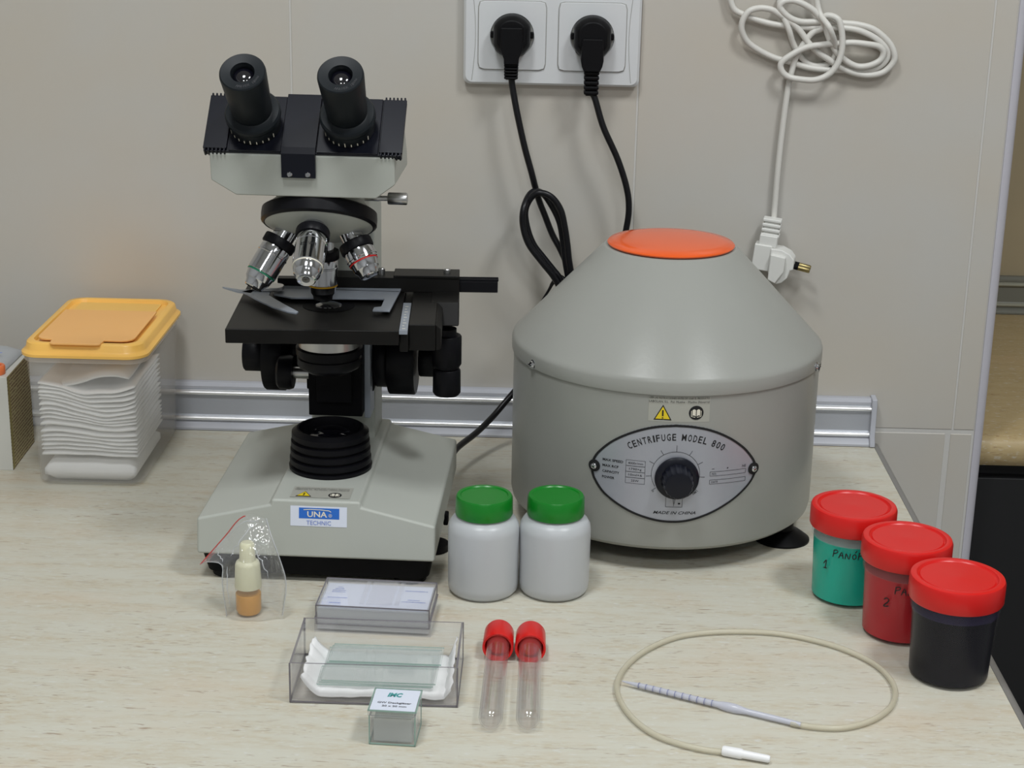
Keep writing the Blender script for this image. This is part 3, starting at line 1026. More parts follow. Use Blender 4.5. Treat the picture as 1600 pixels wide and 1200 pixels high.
# ================================================================== CENTRIFUGE
CX, CY, CR = 0.1176, -0.2022, 0.1246
cen = thing('centrifuge', 'round grey laboratory centrifuge with conical top and orange disc lid', 'centrifuge', (CX, CY, 0))
b = MB()
b.lathe([(0.0, 0.0185), (0.112, 0.0185), (0.1195, 0.0195), (0.1235, 0.0230), (CR, 0.0280), (CR, 0.1500), (0.0, 0.1500)], 128)
body = b.build('drum', 'cent', cen, sharp=32)
b = MB()
b.lathe([(0.0, 0.1480), (0.1246, 0.1466), (0.1260, 0.1468), (0.1262, 0.1480), (0.1262, 0.1560), (0.1254, 0.1582), (0.1236, 0.1602), (0.0545, 0.2326), (0.0525, 0.2336), (0.0, 0.2336)], 128)
b.build('conical_cover', 'cent', cen, sharp=32)
b = MB()
b.lathe([(0.0, 0.2338), (0.0480, 0.2338), (0.0508, 0.2345), (0.0512, 0.2356), (0.0500, 0.2368), (0.040, 0.2386), (0.020, 0.2398), (0.0, 0.2402)], 96)
b.build('lid', 'orange', cen, sharp=60)
b = MB()
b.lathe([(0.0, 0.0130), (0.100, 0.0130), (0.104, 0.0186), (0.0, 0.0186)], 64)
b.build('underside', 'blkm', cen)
for k in range(3):
    a = R_(-24 + 120 * k)
    b = MB()
    b.lathe([(0.0, 0.0), (0.0225, 0.0), (0.0225, 0.0015), (0.0150, 0.0070), (0.0090, 0.0090), (0.0090, 0.0190), (0.0, 0.0190)], 40, T3(0.108 * math.cos(a), 0.108 * math.sin(a)))
    b.build('suction_foot', 'rubber', cen)
for a in (-R_(149.5), R_(-23.8), R_(90)):
    rr = 0.1262
    X = along((rr * math.cos(a), rr * math.sin(a), 0.1500), (math.cos(a), math.sin(a), 0))
    b = MB()
    b.lathe([(0.0, -0.002), (0.0038, -0.002), (0.0038, 0.0004), (0.0030, 0.0007), (0.0026, 0.0020), (0.0014, 0.0028), (0.0, 0.0030)], 24, X)
    b.box(-0.0022, 0.0022, -0.0003, 0.0003, 0.0026, 0.0031, 1, X)
    b.build('screw', ['chrome', 'ink'], cen)
def cyl_map(h):
    def f(s, z):
        r = CR + h
        return (r * math.sin(s / CR), -r * math.cos(s / CR), z)
    return f
mm = 0.001
outl = [(1.0, 123.9), (-11.5, 122.7), (-22.2, 120.1), (-32.5, 116.0), (-42.0, 110.9), (-50.0, 105.2), (-56.8, 98.6), (-61.0, 93.3), (-63.6, 87.5), (-64.2, 81.8), (-62.4, 74.6), (-55.5, 65.0), (-48.0, 59.2), (-39.9, 54.5), (-30.0, 50.0), (-19.1, 46.7), (-8.0, 44.6), (3.9, 44.2),
        (14.0, 45.4), (23.1, 47.9), (33.5, 51.9), (42.8, 56.6), (52.0, 62.2), (60.6, 69.1), (66.0, 75.3), (68.6, 82.0), (67.2, 90.0), (59.5, 100.0), (52.6, 106.2), (44.6, 111.8), (34.8, 117.0), (24.0, 120.9), (12.0, 123.2)]
outl = [(a * mm, c * mm) for a, c in outl]
outl = [(p.x, p.y) for p in smooth_path([Vector((a, c, 0)) for a, c in outl + outl[:1]], 4)[:-1]]
cs, cz_ = 0.0022, 0.0835
def disc_rings(outline, hs, mi):
    n = len(outline)
    K = 14
    f = cyl_map(hs)
    v, fc = [], []
    for k in range(K + 1):
        t_ = k / K
        for s_, z_ in outline:
            v.append(f(cs + (s_ - cs) * t_, cz_ + (z_ - cz_) * t_))
    for k in range(K):
        for j in range(n):
            j2 = (j + 1) % n
            fc.append((k * n + j, k * n + j2, (k + 1) * n + j2, (k + 1) * n + j))
    return v, fc, mi
b = MB()
v, fc, mi = disc_rings(outl, 0.0006, 0)
b.add(v, fc, 0)
n = len(outl)
f0, f1 = cyl_map(0.00002), cyl_map(0.0006)
b.add([f0(*p) for p in outl] + [f1(*p) for p in outl], [(j, (j + 1) % n, n + (j + 1) % n, n + j) for j in range(n)], 0)
plate = b.build('name_plate', 'plate', cen)
b = MB()
inn = [(cs + (s_ - cs) * 0.968, cz_ + (z_ - cz_) * 0.955) for s_, z_ in outl]
g = cyl_map(0.0009)
b.add([g(*p) for p in outl] + [g(*p) for p in inn], [(j, (j + 1) % n, n + (j + 1) % n, n + j) for j in range(n)], 0)
b.add([cyl_map(0.0001)(*p) for p in outl] + [g(*p) for p in outl], [(j, (j + 1) % n, n + (j + 1) % n, n + j) for j in range(n)], 0)
o = b.build('plate_border', 'ink', plate, smooth=False)
g = cyl_map(0.0008)
# title on an arc
b = MB()
title = 'CENTRIFUGE MODEL 800'
adv = {'I': 0.55, ' ': 0.75, 'M': 1.2}
tot = sum(adv.get(ch, 1.0) for ch in title)
Ra = 0.0727
span = 2 * math.asin(0.0362 / Ra)
acc = 0
for ch in title:
    wd = adv.get(ch, 1.0)
    a = -span / 2 + span * (acc + wd / 2) / tot
    acc += wd
    if ch == ' ':
        continue
    px, pz = 0.0022 + Ra * math.sin(a), 0.1112 - Ra + Ra * math.cos(a)
    put_text(b, ch, px, pz, 0.0054, g, w=0.0029 * (0.42 if ch == 'I' else (1.2 if ch == 'M' else 1.0)), align='c', bold=0.012, ang=-a)
b.build('title_lettering', 'ink', plate, smooth=False)
b = MB()
for k, (a_, v_) in enumerate((('MAX SPEED', '4000r/min'), ('MAX RCF', '1790\u00d7g'), ('CAPACITY', '10ml\u00d76'), ('POWER', '25W'))):
    zz = 0.0898 - 0.0047 * k
    put_text(b, a_, -0.0545, zz, 0.0019, g, w=(0.0165, 0.0130, 0.0138, 0.0100)[k], bold=0.02)
    rect_line(b, -0.0358, -0.0210, zz - 0.0013, zz + 0.0033, 0.00022, g)
    put_text(b, v_, -0.0284, zz + 0.0001, 0.0017, g, w=(0.0115, 0.0095, 0.0105, 0.0060)[k], align='c')
b.build('rating_table', 'ink', plate, smooth=False)
b = MB()
rect_line(b, 0.0288, 0.0588, 0.0819, 0.0853, 0.00025, g)
rect_line(b, 0.0288, 0.0588, 0.0754, 0.0787, 0.00025, g)
put_text(b, 'NO.', 0.0302, 0.0828, 0.0016, g)
put_text(b, 'DATE', 0.0302, 0.0763, 0.0015, g)
put_text(b, 'NE', 0.0555, 0.0868, 0.0020, g)
strip_line(b, [(0.030, 0.0876), (0.0322, 0.0876)], 0.0003, g)
strip_line(b, [(0.0425, 0.0872), (0.0433, 0.0880)], 0.0008, g)
b.build('serial_boxes', 'ink', plate, smooth=False)
b = MB()
put_text(b, 'MADE IN CHINA', 0.0028, 0.0512, 0.0024, g, w=0.0325, align='c', shear=0.35, bold=0.01)
b.build('origin_lettering', 'ink', plate, smooth=False)
# dial
KX, KZ = 0.0032, 0.0812
b = MB()
DR = 0.0184
strip_line(b, [(KX - 0.0009 + DR * math.cos(R_(a)), KZ + 0.0025 + DR * math.sin(R_(a))) for a in range(-38, 219, 6)], 0.0003, g)
for k in range(9):
    a = R_(218 - 32 * k)
    r0, r1 = (DR, DR + 0.0052) if k == 4 else (DR, DR + 0.0042)
    strip_line(b, [(KX - 0.0009 + r * math.cos(a), KZ + 0.0025 + r * math.sin(a)) for r in (r0, r1)], 0.0003, g)
put_text(b, '0', -0.0150, 0.0690, 0.0016, g, ang=R_(-30))
put_text(b, '100', 0.0166, 0.0672, 0.0017, g, ang=R_(35), bold=0.03)
rect_line(b, -0.0042, 0.0084, 0.0572, 0.0660, 0.00028, g)
strip_line(b, [(0.0006, 0.0655), (0.0020, 0.0588), (0.0034, 0.0655)], 0.0003, g)
strip_line(b, [(0.0020, 0.0660), (0.0020, 0.0580)], 0.0003, g)
strip_line(b, [(0.0052, 0.0600), (0.0068, 0.0600)], 0.0013, g)
b.build('dial_marks', 'ink', plate, smooth=False)
ka = KX / CR
X = frame(Vector((CR * math.sin(ka), -CR * math.cos(ka), KZ)), (math.cos(ka), math.sin(ka), 0), (0, 0, 1), (math.sin(ka), -math.cos(ka), 0))
b = MB()
b.lathe([(0.0, 0.0010), (0.0160, 0.0010), (0.0170, 0.0020), (0.0168, 0.0032), (0.0150, 0.0042), (0.0128, 0.0046)], 72, X)
b.lathe([(0.0, 0.0046), (0.0126, 0.0046), (0.0112, 0.0175), (0.0104, 0.0188), (0.0085, 0.0192), (0.0, 0.0188)], 36, X, knurl={1: 0.07, 2: 0.07, 3: 0.05})
b.build('speed_knob', 'blkblue', cen, sharp=35)
for s_, z_ in ((-0.0612, 0.0843), (0.0658, 0.0843)):
    p = Vector(cyl_map(0.0006)(s_, z_))
    X = along(p, (p.x, p.y, 0))
    b = MB()
    b.lathe([(0.0, 0.0002, 1), (0.0048, 0.0002, 1), (0.0048, 0.0008, 1), (0.0026, 0.0008, 1), (0.0024, 0.0020, 0), (0.0014, 0.0028, 0), (0.0, 0.0031, 0)], 28, X)
    b.build('plate_screw', ['chrome', 'ink'], plate)
wl = MB()
b = MB()
st_ = b
poly = [(-0.0205 + 0.0465 * k / 8, 0.1258) for k in range(9)] + [(0.0260 - 0.0465 * k / 8, 0.1455) for k in range(9)]
b.add([cyl_map(0.00012)(*p) for p in poly], [(k, k + 1, 16 - k, 17 - k) for k in range(8)])
stk2 = b.build('sticker', 'sticker', cen, smooth=False)
warn_sticker(stk2, cyl_map, -0.0096, (-0.0202, 0.1410), 0.1270, 0.0156, 0.1332, 0.0122, 'LEER LAS INSTRUCCIONES ANTES DE USAR EL PRODUCTO', 'LABOLAN, S.L.  Pol. Mutilva - Mutilva (Navarra)', 0.0455, False)
# short lead bulging at the back right of the drum
b = MB()
b.tube([(0.106, 0.058, 0.078), (0.1215, 0.046, 0.096), (0.1300, 0.036, 0.118), (0.1295, 0.030, 0.134), (0.118, 0.032, 0.138)], 0.0022, 10)
b.build('rear_lead', 'cordb', cen)

# ================================================================== SOCKET, PLUGS, CORDS
SX, SZ = 0.0185, 0.3765
soc = thing('wall_socket', 'white double wall socket with both outlets in use', 'socket', (SX, 0, SZ))
b = MB()
o_, i_ = rrect(-0.0785, 0.0785, -0.0435, 0.0435, 0.006), rrect(-0.0765, 0.0765, -0.0415, 0.0415, 0.006)
b.loft([[(x, -0.0002, z) for x, z in o_], [(x, -0.0080, z) for x, z in o_], [(x, -0.0105, z) for x, z in i_]])
for s_ in (-1, 1):
    g = lambda x, z: (x, -0.0107, z)
    strip_line(b, [(s_ * (0.0715 - 0.0035 * math.cos(z_ * 36)), z_) for z_ in [(-0.040 + 0.080 * k / 12) for k in range(13)]], 0.0004, g, 1)
b.build('frame', ['socket', 'well'], soc, sharp=30)
for s_ in (-1, 1):
    cx = s_ * 0.0355
    nA = 64
    outer, inner = [], []
    for k in range(nA):
        a = 2 * PI * k / nA
        dx, dz = math.cos(a), math.sin(a)
        q = 0.0300 / (abs(dx) ** 16 + abs(dz) ** 16) ** (1 / 16)
        outer.append((cx + q * dx, q * dz))
        inner.append((cx + 0.0196 * dx, 0.0196 * dz))
    b = MB()
    rings = [[(x, -0.0106, z) for x, z in outer], [(x, -0.0122, z) for x, z in [(cx + (p[0] - cx) * 0.985, p[1] * 0.985) for p in outer]], [(x, -0.0122, z) for x, z in inner], [(x, -0.0108, z) for x, z in [(cx + (p[0] - cx) * 0.96, p[1] * 0.96) for p in inner]]]
    b.loft(rings, 0, None, False)
    b.add(rings[-1], [tuple(range(nA))], 1)
    b.loft([[(cx + (p[0] - cx) * 1.014, -0.01058, p[1] * 1.014) for p in outer], [(cx + (p[0] - cx) * 1.014, -0.01085, p[1] * 1.014) for p in outer]], 1)
    b.build('outlet_insert', ['socket', 'well'], soc, sharp=30)

def black_plug(parent, cx, cz, style):
    b = MB()
    R0 = 0.0183
    pts = []
    for k in range(48):
        a = 2 * PI * k / 48
        x, z_ = R0 * math.cos(a), R0 * math.sin(a)
        x = max(-0.0163, min(0.0163, x))
        if z_ < -0.010:
            z_ = -0.010 + (z_ + 0.010) * 1.1
        pts.append((x, z_))
    def sc(k_, y, dz=0):
        return [(cx + x * k_, y, cz + z_ * k_ + dz) for x, z_ in pts]
    b.loft([sc(1, -0.0110), sc(1, -0.0225), sc(0.94, -0.0275), sc(0.75, -0.0315)])
    for s_ in (-1, 1):
        b.box(cx + s_ * 0.0175 - 0.0016, cx + s_ * 0.0175 + 0.0016, -0.0170, -0.0110, cz - 0.0028, cz + 0.0028)
    w0 = 0.0086
    if style == 0:
        b.prism([(cx - 0.0095, cz + 0.008), (cx + 0.0095, cz + 0.008), (cx + 0.0100, cz - 0.010), (cx + 0.0066, cz - 0.019), (cx + 0.0064, cz - 0.024), (cx - 0.0064, cz - 0.024), (cx - 0.0066, cz - 0.019), (cx - 0.0100, cz - 0.010)], -0.0345, -0.0200, 'y')
        zt, zb_ = cz - 0.024, cz - 0.0375
        wv = 0.0064
    else:
        b.prism([(cx - 0.0090, cz + 0.0), (cx + 0.0090, cz + 0.0), (cx + 0.0100, cz - 0.019), (cx + 0.0090, cz - 0.024), (cx + 0.0070, cz - 0.0285), (cx - 0.0070, cz - 0.0285), (cx - 0.0090, cz - 0.024), (cx - 0.0100, cz - 0.019)], -0.0360, -0.0180, 'y')
        zt, zb_ = cz - 0.0285, cz - 0.0500
        wv = 0.0068
    nn_ = 5
    for k in range(nn_):
        za = zt - (zt - zb_) * k / nn_
        zb2 = za - (zt - zb_) / nn_ * 0.72
        f_ = 1 - 0.06 * k / nn_
        b.box(cx - wv * f_, cx + wv * f_, -0.0330, -0.0215, zb2, za)
        b.box(cx - wv * f_ * 0.8, cx + wv * f_ * 0.8, -0.0315, -0.0230, za - (zt - zb_) / nn_, za)
    return b.build('plug', 'rubber', parent, bevel=0.0010), zb_

c1 = thing('power_cord', 'black power cord from the left socket, folded in a loop and running to the microscope', 'power cord', (0, 0, 0))
p_, zb_ = black_plug(c1, SX - 0.0355, SZ + 0.0010, 0)
b = MB()
Y = -0.03
def q(x, z, y=-30):
    return (x * mm, y * mm, z * mm)
path = [q(-16.5, zb_ / mm + 2, -27), q(-15.5, 333, -27), q(-11, 311, -29), q(-4, 282), q(3, 258), q(7, 243, -27), q(11, 230, -25), q(16, 218, -25), q(23, 201, -25), q(31, 187, -27), q(39, 170, -28), q(45, 156, -30), q(44, 140, -32), q(36, 148, -38), q(31, 163, -40), q(25, 171, -40), q(16, 182, -40), q(6, 195, -40), q(0, 211, -40), q(-1.5, 226, -40),
        q(4, 238, -41), q(12, 242, -42), q(22, 238, -42), q(30, 227, -42), q(34, 212, -42), q(37, 195, -42), q(39, 180, -42), q(43, 160, -42), q(46, 145, -44), q(40, 130, -46), q(34, 150, -48), q(26, 166, -49), q(14, 181, -50), q(2, 197, -50), q(-3.5, 214, -49), q(-3, 229, -47), q(3, 240, -34), q(12, 240, -30), q(20, 232, -34), q(29, 215, -34), q(33, 196, -34), q(36, 176, -36), q(41, 150, -38), q(42, 120, -44), q(32, 95, -48), q(15, 76, -48), q(-2, 63, -46), q(-14, 50, -50), q(-27, 37, -62), q(-41, 29, -85), q(-56, 27, -120), q(-62, 27, -150)]
b.tube(path, 0.0029, 12, sub=7)
b.build('cord', 'cordb', c1)
b = MB()
b.tube([q(38, 158, -36), q(31, 163, -34), q(25, 157, -31), q(21, 149, -30), q(12.5, 135, -30)], lambda t_: 0.0030 * (1 - 0.75 * t_), 8)
b.build('twist_tie', 'cordb', c1)

c2_ = thing('power_cord', 'black power cord hanging from the right socket down behind the centrifuge', 'power cord', (0, 0, 0))
p_, zb_ = black_plug(c2_, SX + 0.0355, SZ + 0.0010, 1)
b = MB()
path = [q(55, zb_ / mm + 2, -27), q(58, 324, -28), q(66, 300), q(80, 271), q(89, 245), q(91.5, 225), q(89, 203), q(84, 175), q(80, 145), q(88, 120, -32), q(105, 100, -45), q(118, 92, -62), q(120, 90, -76.5)]
b.tube(path, 0.0029, 12, sub=7)
b.build('cord', 'cordb', c2_)

# white extension lead, bundled on the wall
wc = thing('power_cord', 'white power cord knotted in a bundle on the wall with its plug hanging down', 'power cord', (0, 0, 0))
kn = [(171, 425), (177, 405), (186, 399), (194, 396), (208, 392), (222, 390), (237, 389), (253, 389), (264, 389), (277, 389), (290, 387), (304, 381), (314, 373), (317, 366), (313, 358), (303, 353), (282, 352), (261, 352), (245, 354), (231, 358), (218, 361), (204, 367), (192, 375), (186, 385), (186, 394), (191, 402), (200, 405), (210, 404), (218, 400), (228, 394), (237, 386), (246, 375), (254, 368), (265, 361), (274, 355), (287, 350), (301, 348), (314, 351), (322, 360), (322, 368), (316, 378), (303, 388), (289, 392), (277, 393), (263, 394), (252, 394), (237, 394), (226, 398), (218, 406), (221, 411), (230, 412), (241, 408), (250, 402), (258, 392), (263, 380), (270, 369), (279, 361), (290, 356), (301, 357), (310, 362), (312, 369), (307, 374), (296, 376), (283, 377), (270, 376), (259, 375), (243, 372), (230, 365), (222, 358), (223, 351), (229, 346), (240, 344), (253, 344), (264, 349), (271, 358), (274, 369), (274, 380), (272, 390), (269, 397), (262, 400), (257, 398), (257, 389), (248, 384), (240, 372), (235, 361), (233, 352), (231, 340), (229, 318), (227, 283), (226, 254), (225.5, 216)]
N_ = len(kn)
pts = []
for i, (x, z) in enumerate(kn):
    if i < 13:
        y = -9 - 4 * i / 13
    elif i < 23:
        y = -6
    elif i < 33:
        y = -20 + (4 if i > 27 else 0)
    elif i < 46:
        y = -10 - 3 * math.sin(i)
    elif i < 56:
        y = -20
    elif i < 62:
        y = -15
    elif i < 72:
        y = -24
    elif i < 80:
        y = -30
    elif i < 83:
        y = -14
    else:
        y = -10
    pts.append([x, z, -5 + 0.45 * (y + 5)])
for _ in range(2):
    for i in range(1, N_ - 1):
        pts[i][2] = (pts[i - 1][2] + pts[i][2] * 2 + pts[i + 1][2]) / 4
b = MB()
b.tube([q(x, z, y) for x, z, y in pts], 0.0028, 12, sub=5)
kb = [(247, 426, -10), (253, 402, -12), (261, 390, -24), (270, 370, -10), (266, 358, -5), (257, 355, -4), (247, 357, -4), (239, 364, -5), (232, 375, -8), (227, 387, -12), (220, 402, -9), (218, 410, -7), (222, 420, -7), (229, 432, -7)]
b.tube([q(*p) for p in kb], 0.0026, 12, sub=5)
b.build('cord', 'cordw', wc)
# its plug, seen half from the side
WP = frame((0.2230, -0.0145, 0.2000), Vector((0.97, -0.22, 0)).normalized(), Vector((0.22, 0.97, 0)).normalized(), (0, 0, 1)) @ Matrix.Rotation(R_(5.5), 4, 'Y')
b = MB()
for k in range(4):
    b.box(-0.0095, 0.0075, -0.0060, 0.0060, 0.0150 - 0.0046 * k, 0.0182 - 0.0046 * k, 0, WP)
b.box(-0.0078, 0.0058, -0.0046, 0.0046, -0.0020, 0.0175, 0, WP)
b.box(-0.0098, 0.0065, -0.0070, 0.0070, -0.0080, 0.0030, 0, WP)
b.box(-0.0130, 0.0030, -0.0085, 0.0075, -0.0300, -0.0060, 0, WP)
b.prism([(0.0020, -0.0080), (0.0120, -0.0075), (0.0200, -0.0105), (0.0245, -0.0150), (0.0250, -0.0190), (0.0250, -0.0245), (0.0225, -0.0255), (0.0210, -0.0330), (0.0165, -0.0380), (0.0120, -0.0400), (0.0065, -0.0385), (0.0028, -0.0300)], -0.0100, 0.0100, 'y', 0, WP)
b.prism([(0.0030, -0.0120), (0.0170, -0.0130), (0.0175, -0.0260), (0.0110, -0.0385), (0.0040, -0.0360)], -0.0150, -0.0090, 'y', 0, WP)
pl = b.build('plug', 'plugw', wc, bevel=0.0011)
for yy in (-0.0050, 0.0060):
    b = MB()
    b.lathe([(0.0, 0.0), (0.0024, 0.0), (0.0024, 0.0080), (0.0024, 0.0180, 1), (0.0018, 0.0190, 1), (0.0, 0.0190, 1)], 18, WP @ along((0.0210, yy, -0.0215), (1, 0, -0.10)))
    b.build('pin', ['blkm', 'brass'], pl)

# ================================================================== BOTTLES WITH GREEN CAPS
def bottle(x, y, label):
    t_ = thing('bottle', label, 'bottle', (x, y, 0), random.uniform(0, 6), 'white bottles with green caps')
    b = MB()
    b.lathe([(0.0, 0.0008), (0.0200, 0.0), (0.0240, 0.0008), (0.0262, 0.0038), (0.0266, 0.0090), (0.0268, 0.0500), (0.0262, 0.0545), (0.0240, 0.0582), (0.0214, 0.0600), (0.0195, 0.0612), (0.0190, 0.0640), (0.0, 0.0640)], 72)
    b.build('bottle_body', 'hdpe', t_, sharp=60)
    b = MB()
    b.lathe([(0.0, 0.0622), (0.0212, 0.0622), (0.0216, 0.0630), (0.0213, 0.0755), (0.0203, 0.0772), (0.0180, 0.0772), (0.0172, 0.0764), (0.0, 0.0762)], 96, knurl={2: 0.006, 3: 0.006})
    b.build('cap', 'green', t_, sharp=30)
    return t_
bottle(-0.0245, -0.3625, 'white plastic bottle with green screw cap, beside the microscope foot')
bottle(0.0290, -0.3590, 'white plastic bottle with green screw cap, in front of the centrifuge')

# ================================================================== STAIN CUPS
def stroke_text(mb, strokes, ox, oz, sc_, r0, wline):
    """handwritten strokes wrapped on the cup"""
    def f(s, z):
        return ((r0) * math.sin(s / r0), -(r0) * math.cos(s / r0), z)
    for st in strokes:
        P = smooth_path([Vector((a, c, 0)) for a, c in st], 3)
        strip_line(mb, [(ox + p.x * sc_, oz + p.y * sc_) for p in P], wline, f)

LET = {
    'P': ([[(0, 0), (0.1, 1)], [(0, 0.95), (0.5, 1.05), (0.6, 0.75), (0.1, 0.5)]], 0.8),
    'A': ([[(0, 0), (0.35, 0.9), (0.6, 0)], [(0.1, 0.4), (0.6, 0.45)]], 0.85),
    'N': ([[(0, 0), (0.1, 0.8), (0.5, 0.05), (0.65, 0.85)]], 0.9),
    'O': ([[(0.3, 0.8), (0.05, 0.5), (0.2, 0.1), (0.5, 0.3), (0.45, 0.7), (0.3, 0.8)], [(0.35, 1.0), (0.6, 1.3)]], 0.8),
    'T': ([[(0.3, 0), (0.3, 0.9)], [(0, 0.85), (0.7, 0.9)]], 0.8),
    'I': ([[(0.1, 0), (0.1, 0.8)]], 0.4),
    'C': ([[(0.55, 0.8), (0.1, 0.6), (0.1, 0.15), (0.55, 0.1)]], 0.7),
    '1': ([[(0, 0.5), (0.35, 1), (0.25, 0)], [(0, 0), (0.5, 0.05)]], 0.8),
    '2': ([[(0, 0.75), (0.3, 1.0), (0.55, 0.7), (0, 0), (0.6, 0.1)]], 0.8),
}
def cup(x, y, rz, liq, label, word, num, nx):
    t_ = thing('specimen_cup', label, 'cup', (x, y, 0), 0, 'red-lidded staining cups')
    b = MB()
    b.lathe([(0.0, 0.0012), (0.0255, 0.0), (0.0272, 0.0004), (0.0278, 0.0018), (0.02965, 0.0500), (0.0300, 0.0590, 1), (0.0300, 0.0610, 1), (0.0286, 0.0610, 1), (0.02845, 0.0500, 1), (0.0270, 0.0030), (0.0, 0.0022)], 72)
    b.build('cup_wall', ['cupwall', {'teal': 'cuptop', 'redliq': 'cuptopr', 'dark': 'cuptopd'}[liq]], t_, sharp=50)
    b = MB()
    b.lathe([(0.0, 0.0024), (0.0266, 0.0032), (0.0282, 0.0498), (0.0, 0.0498)], 72)
    b.build('liquid', liq, t_, sharp=60)
    b = MB()
    b.lathe([(0.0, 0.0625), (0.0295, 0.0625), (0.0300, 0.0578), (0.0314, 0.0578), (0.0320, 0.0590), (0.0320, 0.0715), (0.0312, 0.0735), (0.0296, 0.0741), (0.0272, 0.0738), (0.0262, 0.0722), (0.0256, 0.0720), (0.0248, 0.0730), (0.0030, 0.0728), (0.0, 0.0731)], 96)
    b.build('lid', 'red', t_, sharp=40)
    if word:
        b = MB()
        r0 = 0.0302
        px = nx
        for ch in word:
            st, wd = LET[ch]
            stroke_text(b, st, px, 0.0415, 0.0056, r0, 0.00080)
            px += wd * 0.0056
        st, wd = LET[num]
        stroke_text(b, st, nx - 0.0075, 0.0308, 0.0066, r0, 0.00095)
        b.build('handwriting', 'ink', t_, smooth=False)
    return t_
cup(0.2519, -0.3547, 0, 'teal', 'clear specimen cup of teal liquid with a red screw lid, marked 1', 'PANOPTICO', '1', -0.0185)
cup(0.2797, -0.4158, 0, 'redliq', 'clear specimen cup of red liquid with a red screw lid, marked 2', 'PANOPTICO', '2', -0.0120)
cup(0.3006, -0.4819, 0, 'dark', 'clear specimen cup of nearly black liquid with a red screw lid', '', '', 0)

# ================================================================== TEST TUBES
def test_tube(xb, yb, xt, yt, label):
    a = Vector((xb, yb, 0.0082)); c = Vector((xt, yt, 0.0106))
    d = (c - a)
    Lg = d.length
    t_ = thing('test_tube', label, 'test tube', (xb, yb, 0), 0, 'red-capped test tubes')
    X = along((0, 0, 0.0082), d)
    b = MB()
    r = 0.0078
    prof = [(0.0, -r)]
    for k in range(1, 9):
        an = R_(90 * k / 8)
        prof.append((r * math.sin(an), -r * math.cos(an)))
    prof += [(r, Lg - 0.012), (r - 0.0011, Lg - 0.012), (r - 0.0011, 0.0)]
    for k in range(1, 8):
        an = R_(90 * k / 8)
        prof.append(((r - 0.0011) * math.cos(an), -(r - 0.0011) * math.sin(an)))
    prof.append((0.0, -r + 0.0014))
    b.lathe(prof, 48, X)
    b.build('glass', 'tube', t_, sharp=60)
    b = MB()
    L2 = Lg + 0.0
    b.lathe([(0.0082, L2 - 0.012), (0.0092, L2 - 0.0245), (0.0106, L2 - 0.0250), (0.0108, L2 - 0.0240), (0.0104, L2 - 0.003), (0.0096, L2 - 0.0006), (0.0078, L2), (0.0, L2), (0.0, L2 - 0.010), (0.0066, L2 - 0.010), (0.0066, L2 - 0.020), (0.0080, L2 - 0.020)], 56, X)
    b.build('cap', 'red', t_, sharp=35)
test_tube(-0.0116, -0.5760, -0.0095, -0.4560, 'clear glass test tube with red cap, lying nearer the slide boxes')
test_tube(0.0122, -0.5750, 0.0127, -0.4568, 'clear glass test tube with red cap, lying on the side away from the slide boxes')

# ================================================================== PIPETTE AND HOSE
hs = thing('aspirator_hose', 'curved translucent rubber hose with white mouthpiece, joined to a pipette', 'hose', (0, 0, 0))
hp = [[0.1369, -0.6024], [0.1222, -0.5995], [0.1053, -0.5917], [0.0908, -0.5798], [0.079, -0.5595], [0.0722, -0.5353], [0.0718, -0.5126], [0.0794, -0.4867], [0.0946, -0.4617], [0.1156, -0.4414], [0.1392, -0.4318], [0.1654, -0.4286], [0.191, -0.4303], [0.2154, -0.4401], [0.2358, -0.4548], [0.2518, -0.4755], [0.2584, -0.4989], [0.2573, -0.5191], [0.2496, -0.539], [0.2348, -0.556], [0.2163, -0.5663], [0.1994, -0.5672], [0.1857, -0.564], [0.1820, -0.5625]]
b = MB()
b.tube([(x, y, 0.0024) for x, y in hp], 0.0020, 12, sub=6)
b.build('hose', 'hose', hs)
b = MB()
X = along((0.1340, -0.6018, 0.0034), (0.0285, -0.0092, 0))
b.lathe([(0.0, 0.0), (0.0029, 0.0), (0.0033, 0.0010), (0.0033, 0.0120), (0.0027, 0.0130), (0.0024, 0.0290), (0.0018, 0.0300), (0.0, 0.0300)], 28, X)
b.build('mouthpiece', 'pipw', hs)
pp = thing('pipette', 'thin glass diluting pipette with blue graduations and a small bulb', 'pipette', (0, 0, 0))
d = Vector((0.1880 - 0.0750, -0.5650 + 0.5125, 0))
X = along((0.0750, -0.5125, 0.0034), Vector((d.x, d.y, -0.0006)))
Lp = d.length
b = MB()
b.lathe([(0.0, 0.0), (0.0004, 0.0), (0.0016, 0.012), (0.0019, 0.020), (0.0021, 0.068), (0.0028, 0.0715), (0.0032, 0.0755), (0.0032, 0.080), (0.0026, 0.084), (0.0020, 0.088), (0.0020, Lp - 0.018), (0.0017, Lp)], 28, X)
b.build('barrel', 'pip', pp, sharp=60)
b = MB()
for k in range(11):
    zz = 0.012 + 0.0052 * k
    rr0 = 0.0018 + 0.0003 * min(1, k / 8)
    b.lathe([(rr0, zz), (rr0 + 0.00015, zz), (rr0 + 0.00015, zz + 0.0005), (rr0, zz + 0.0005)], 20, X)
b.build('graduations', 'inkp', pp)

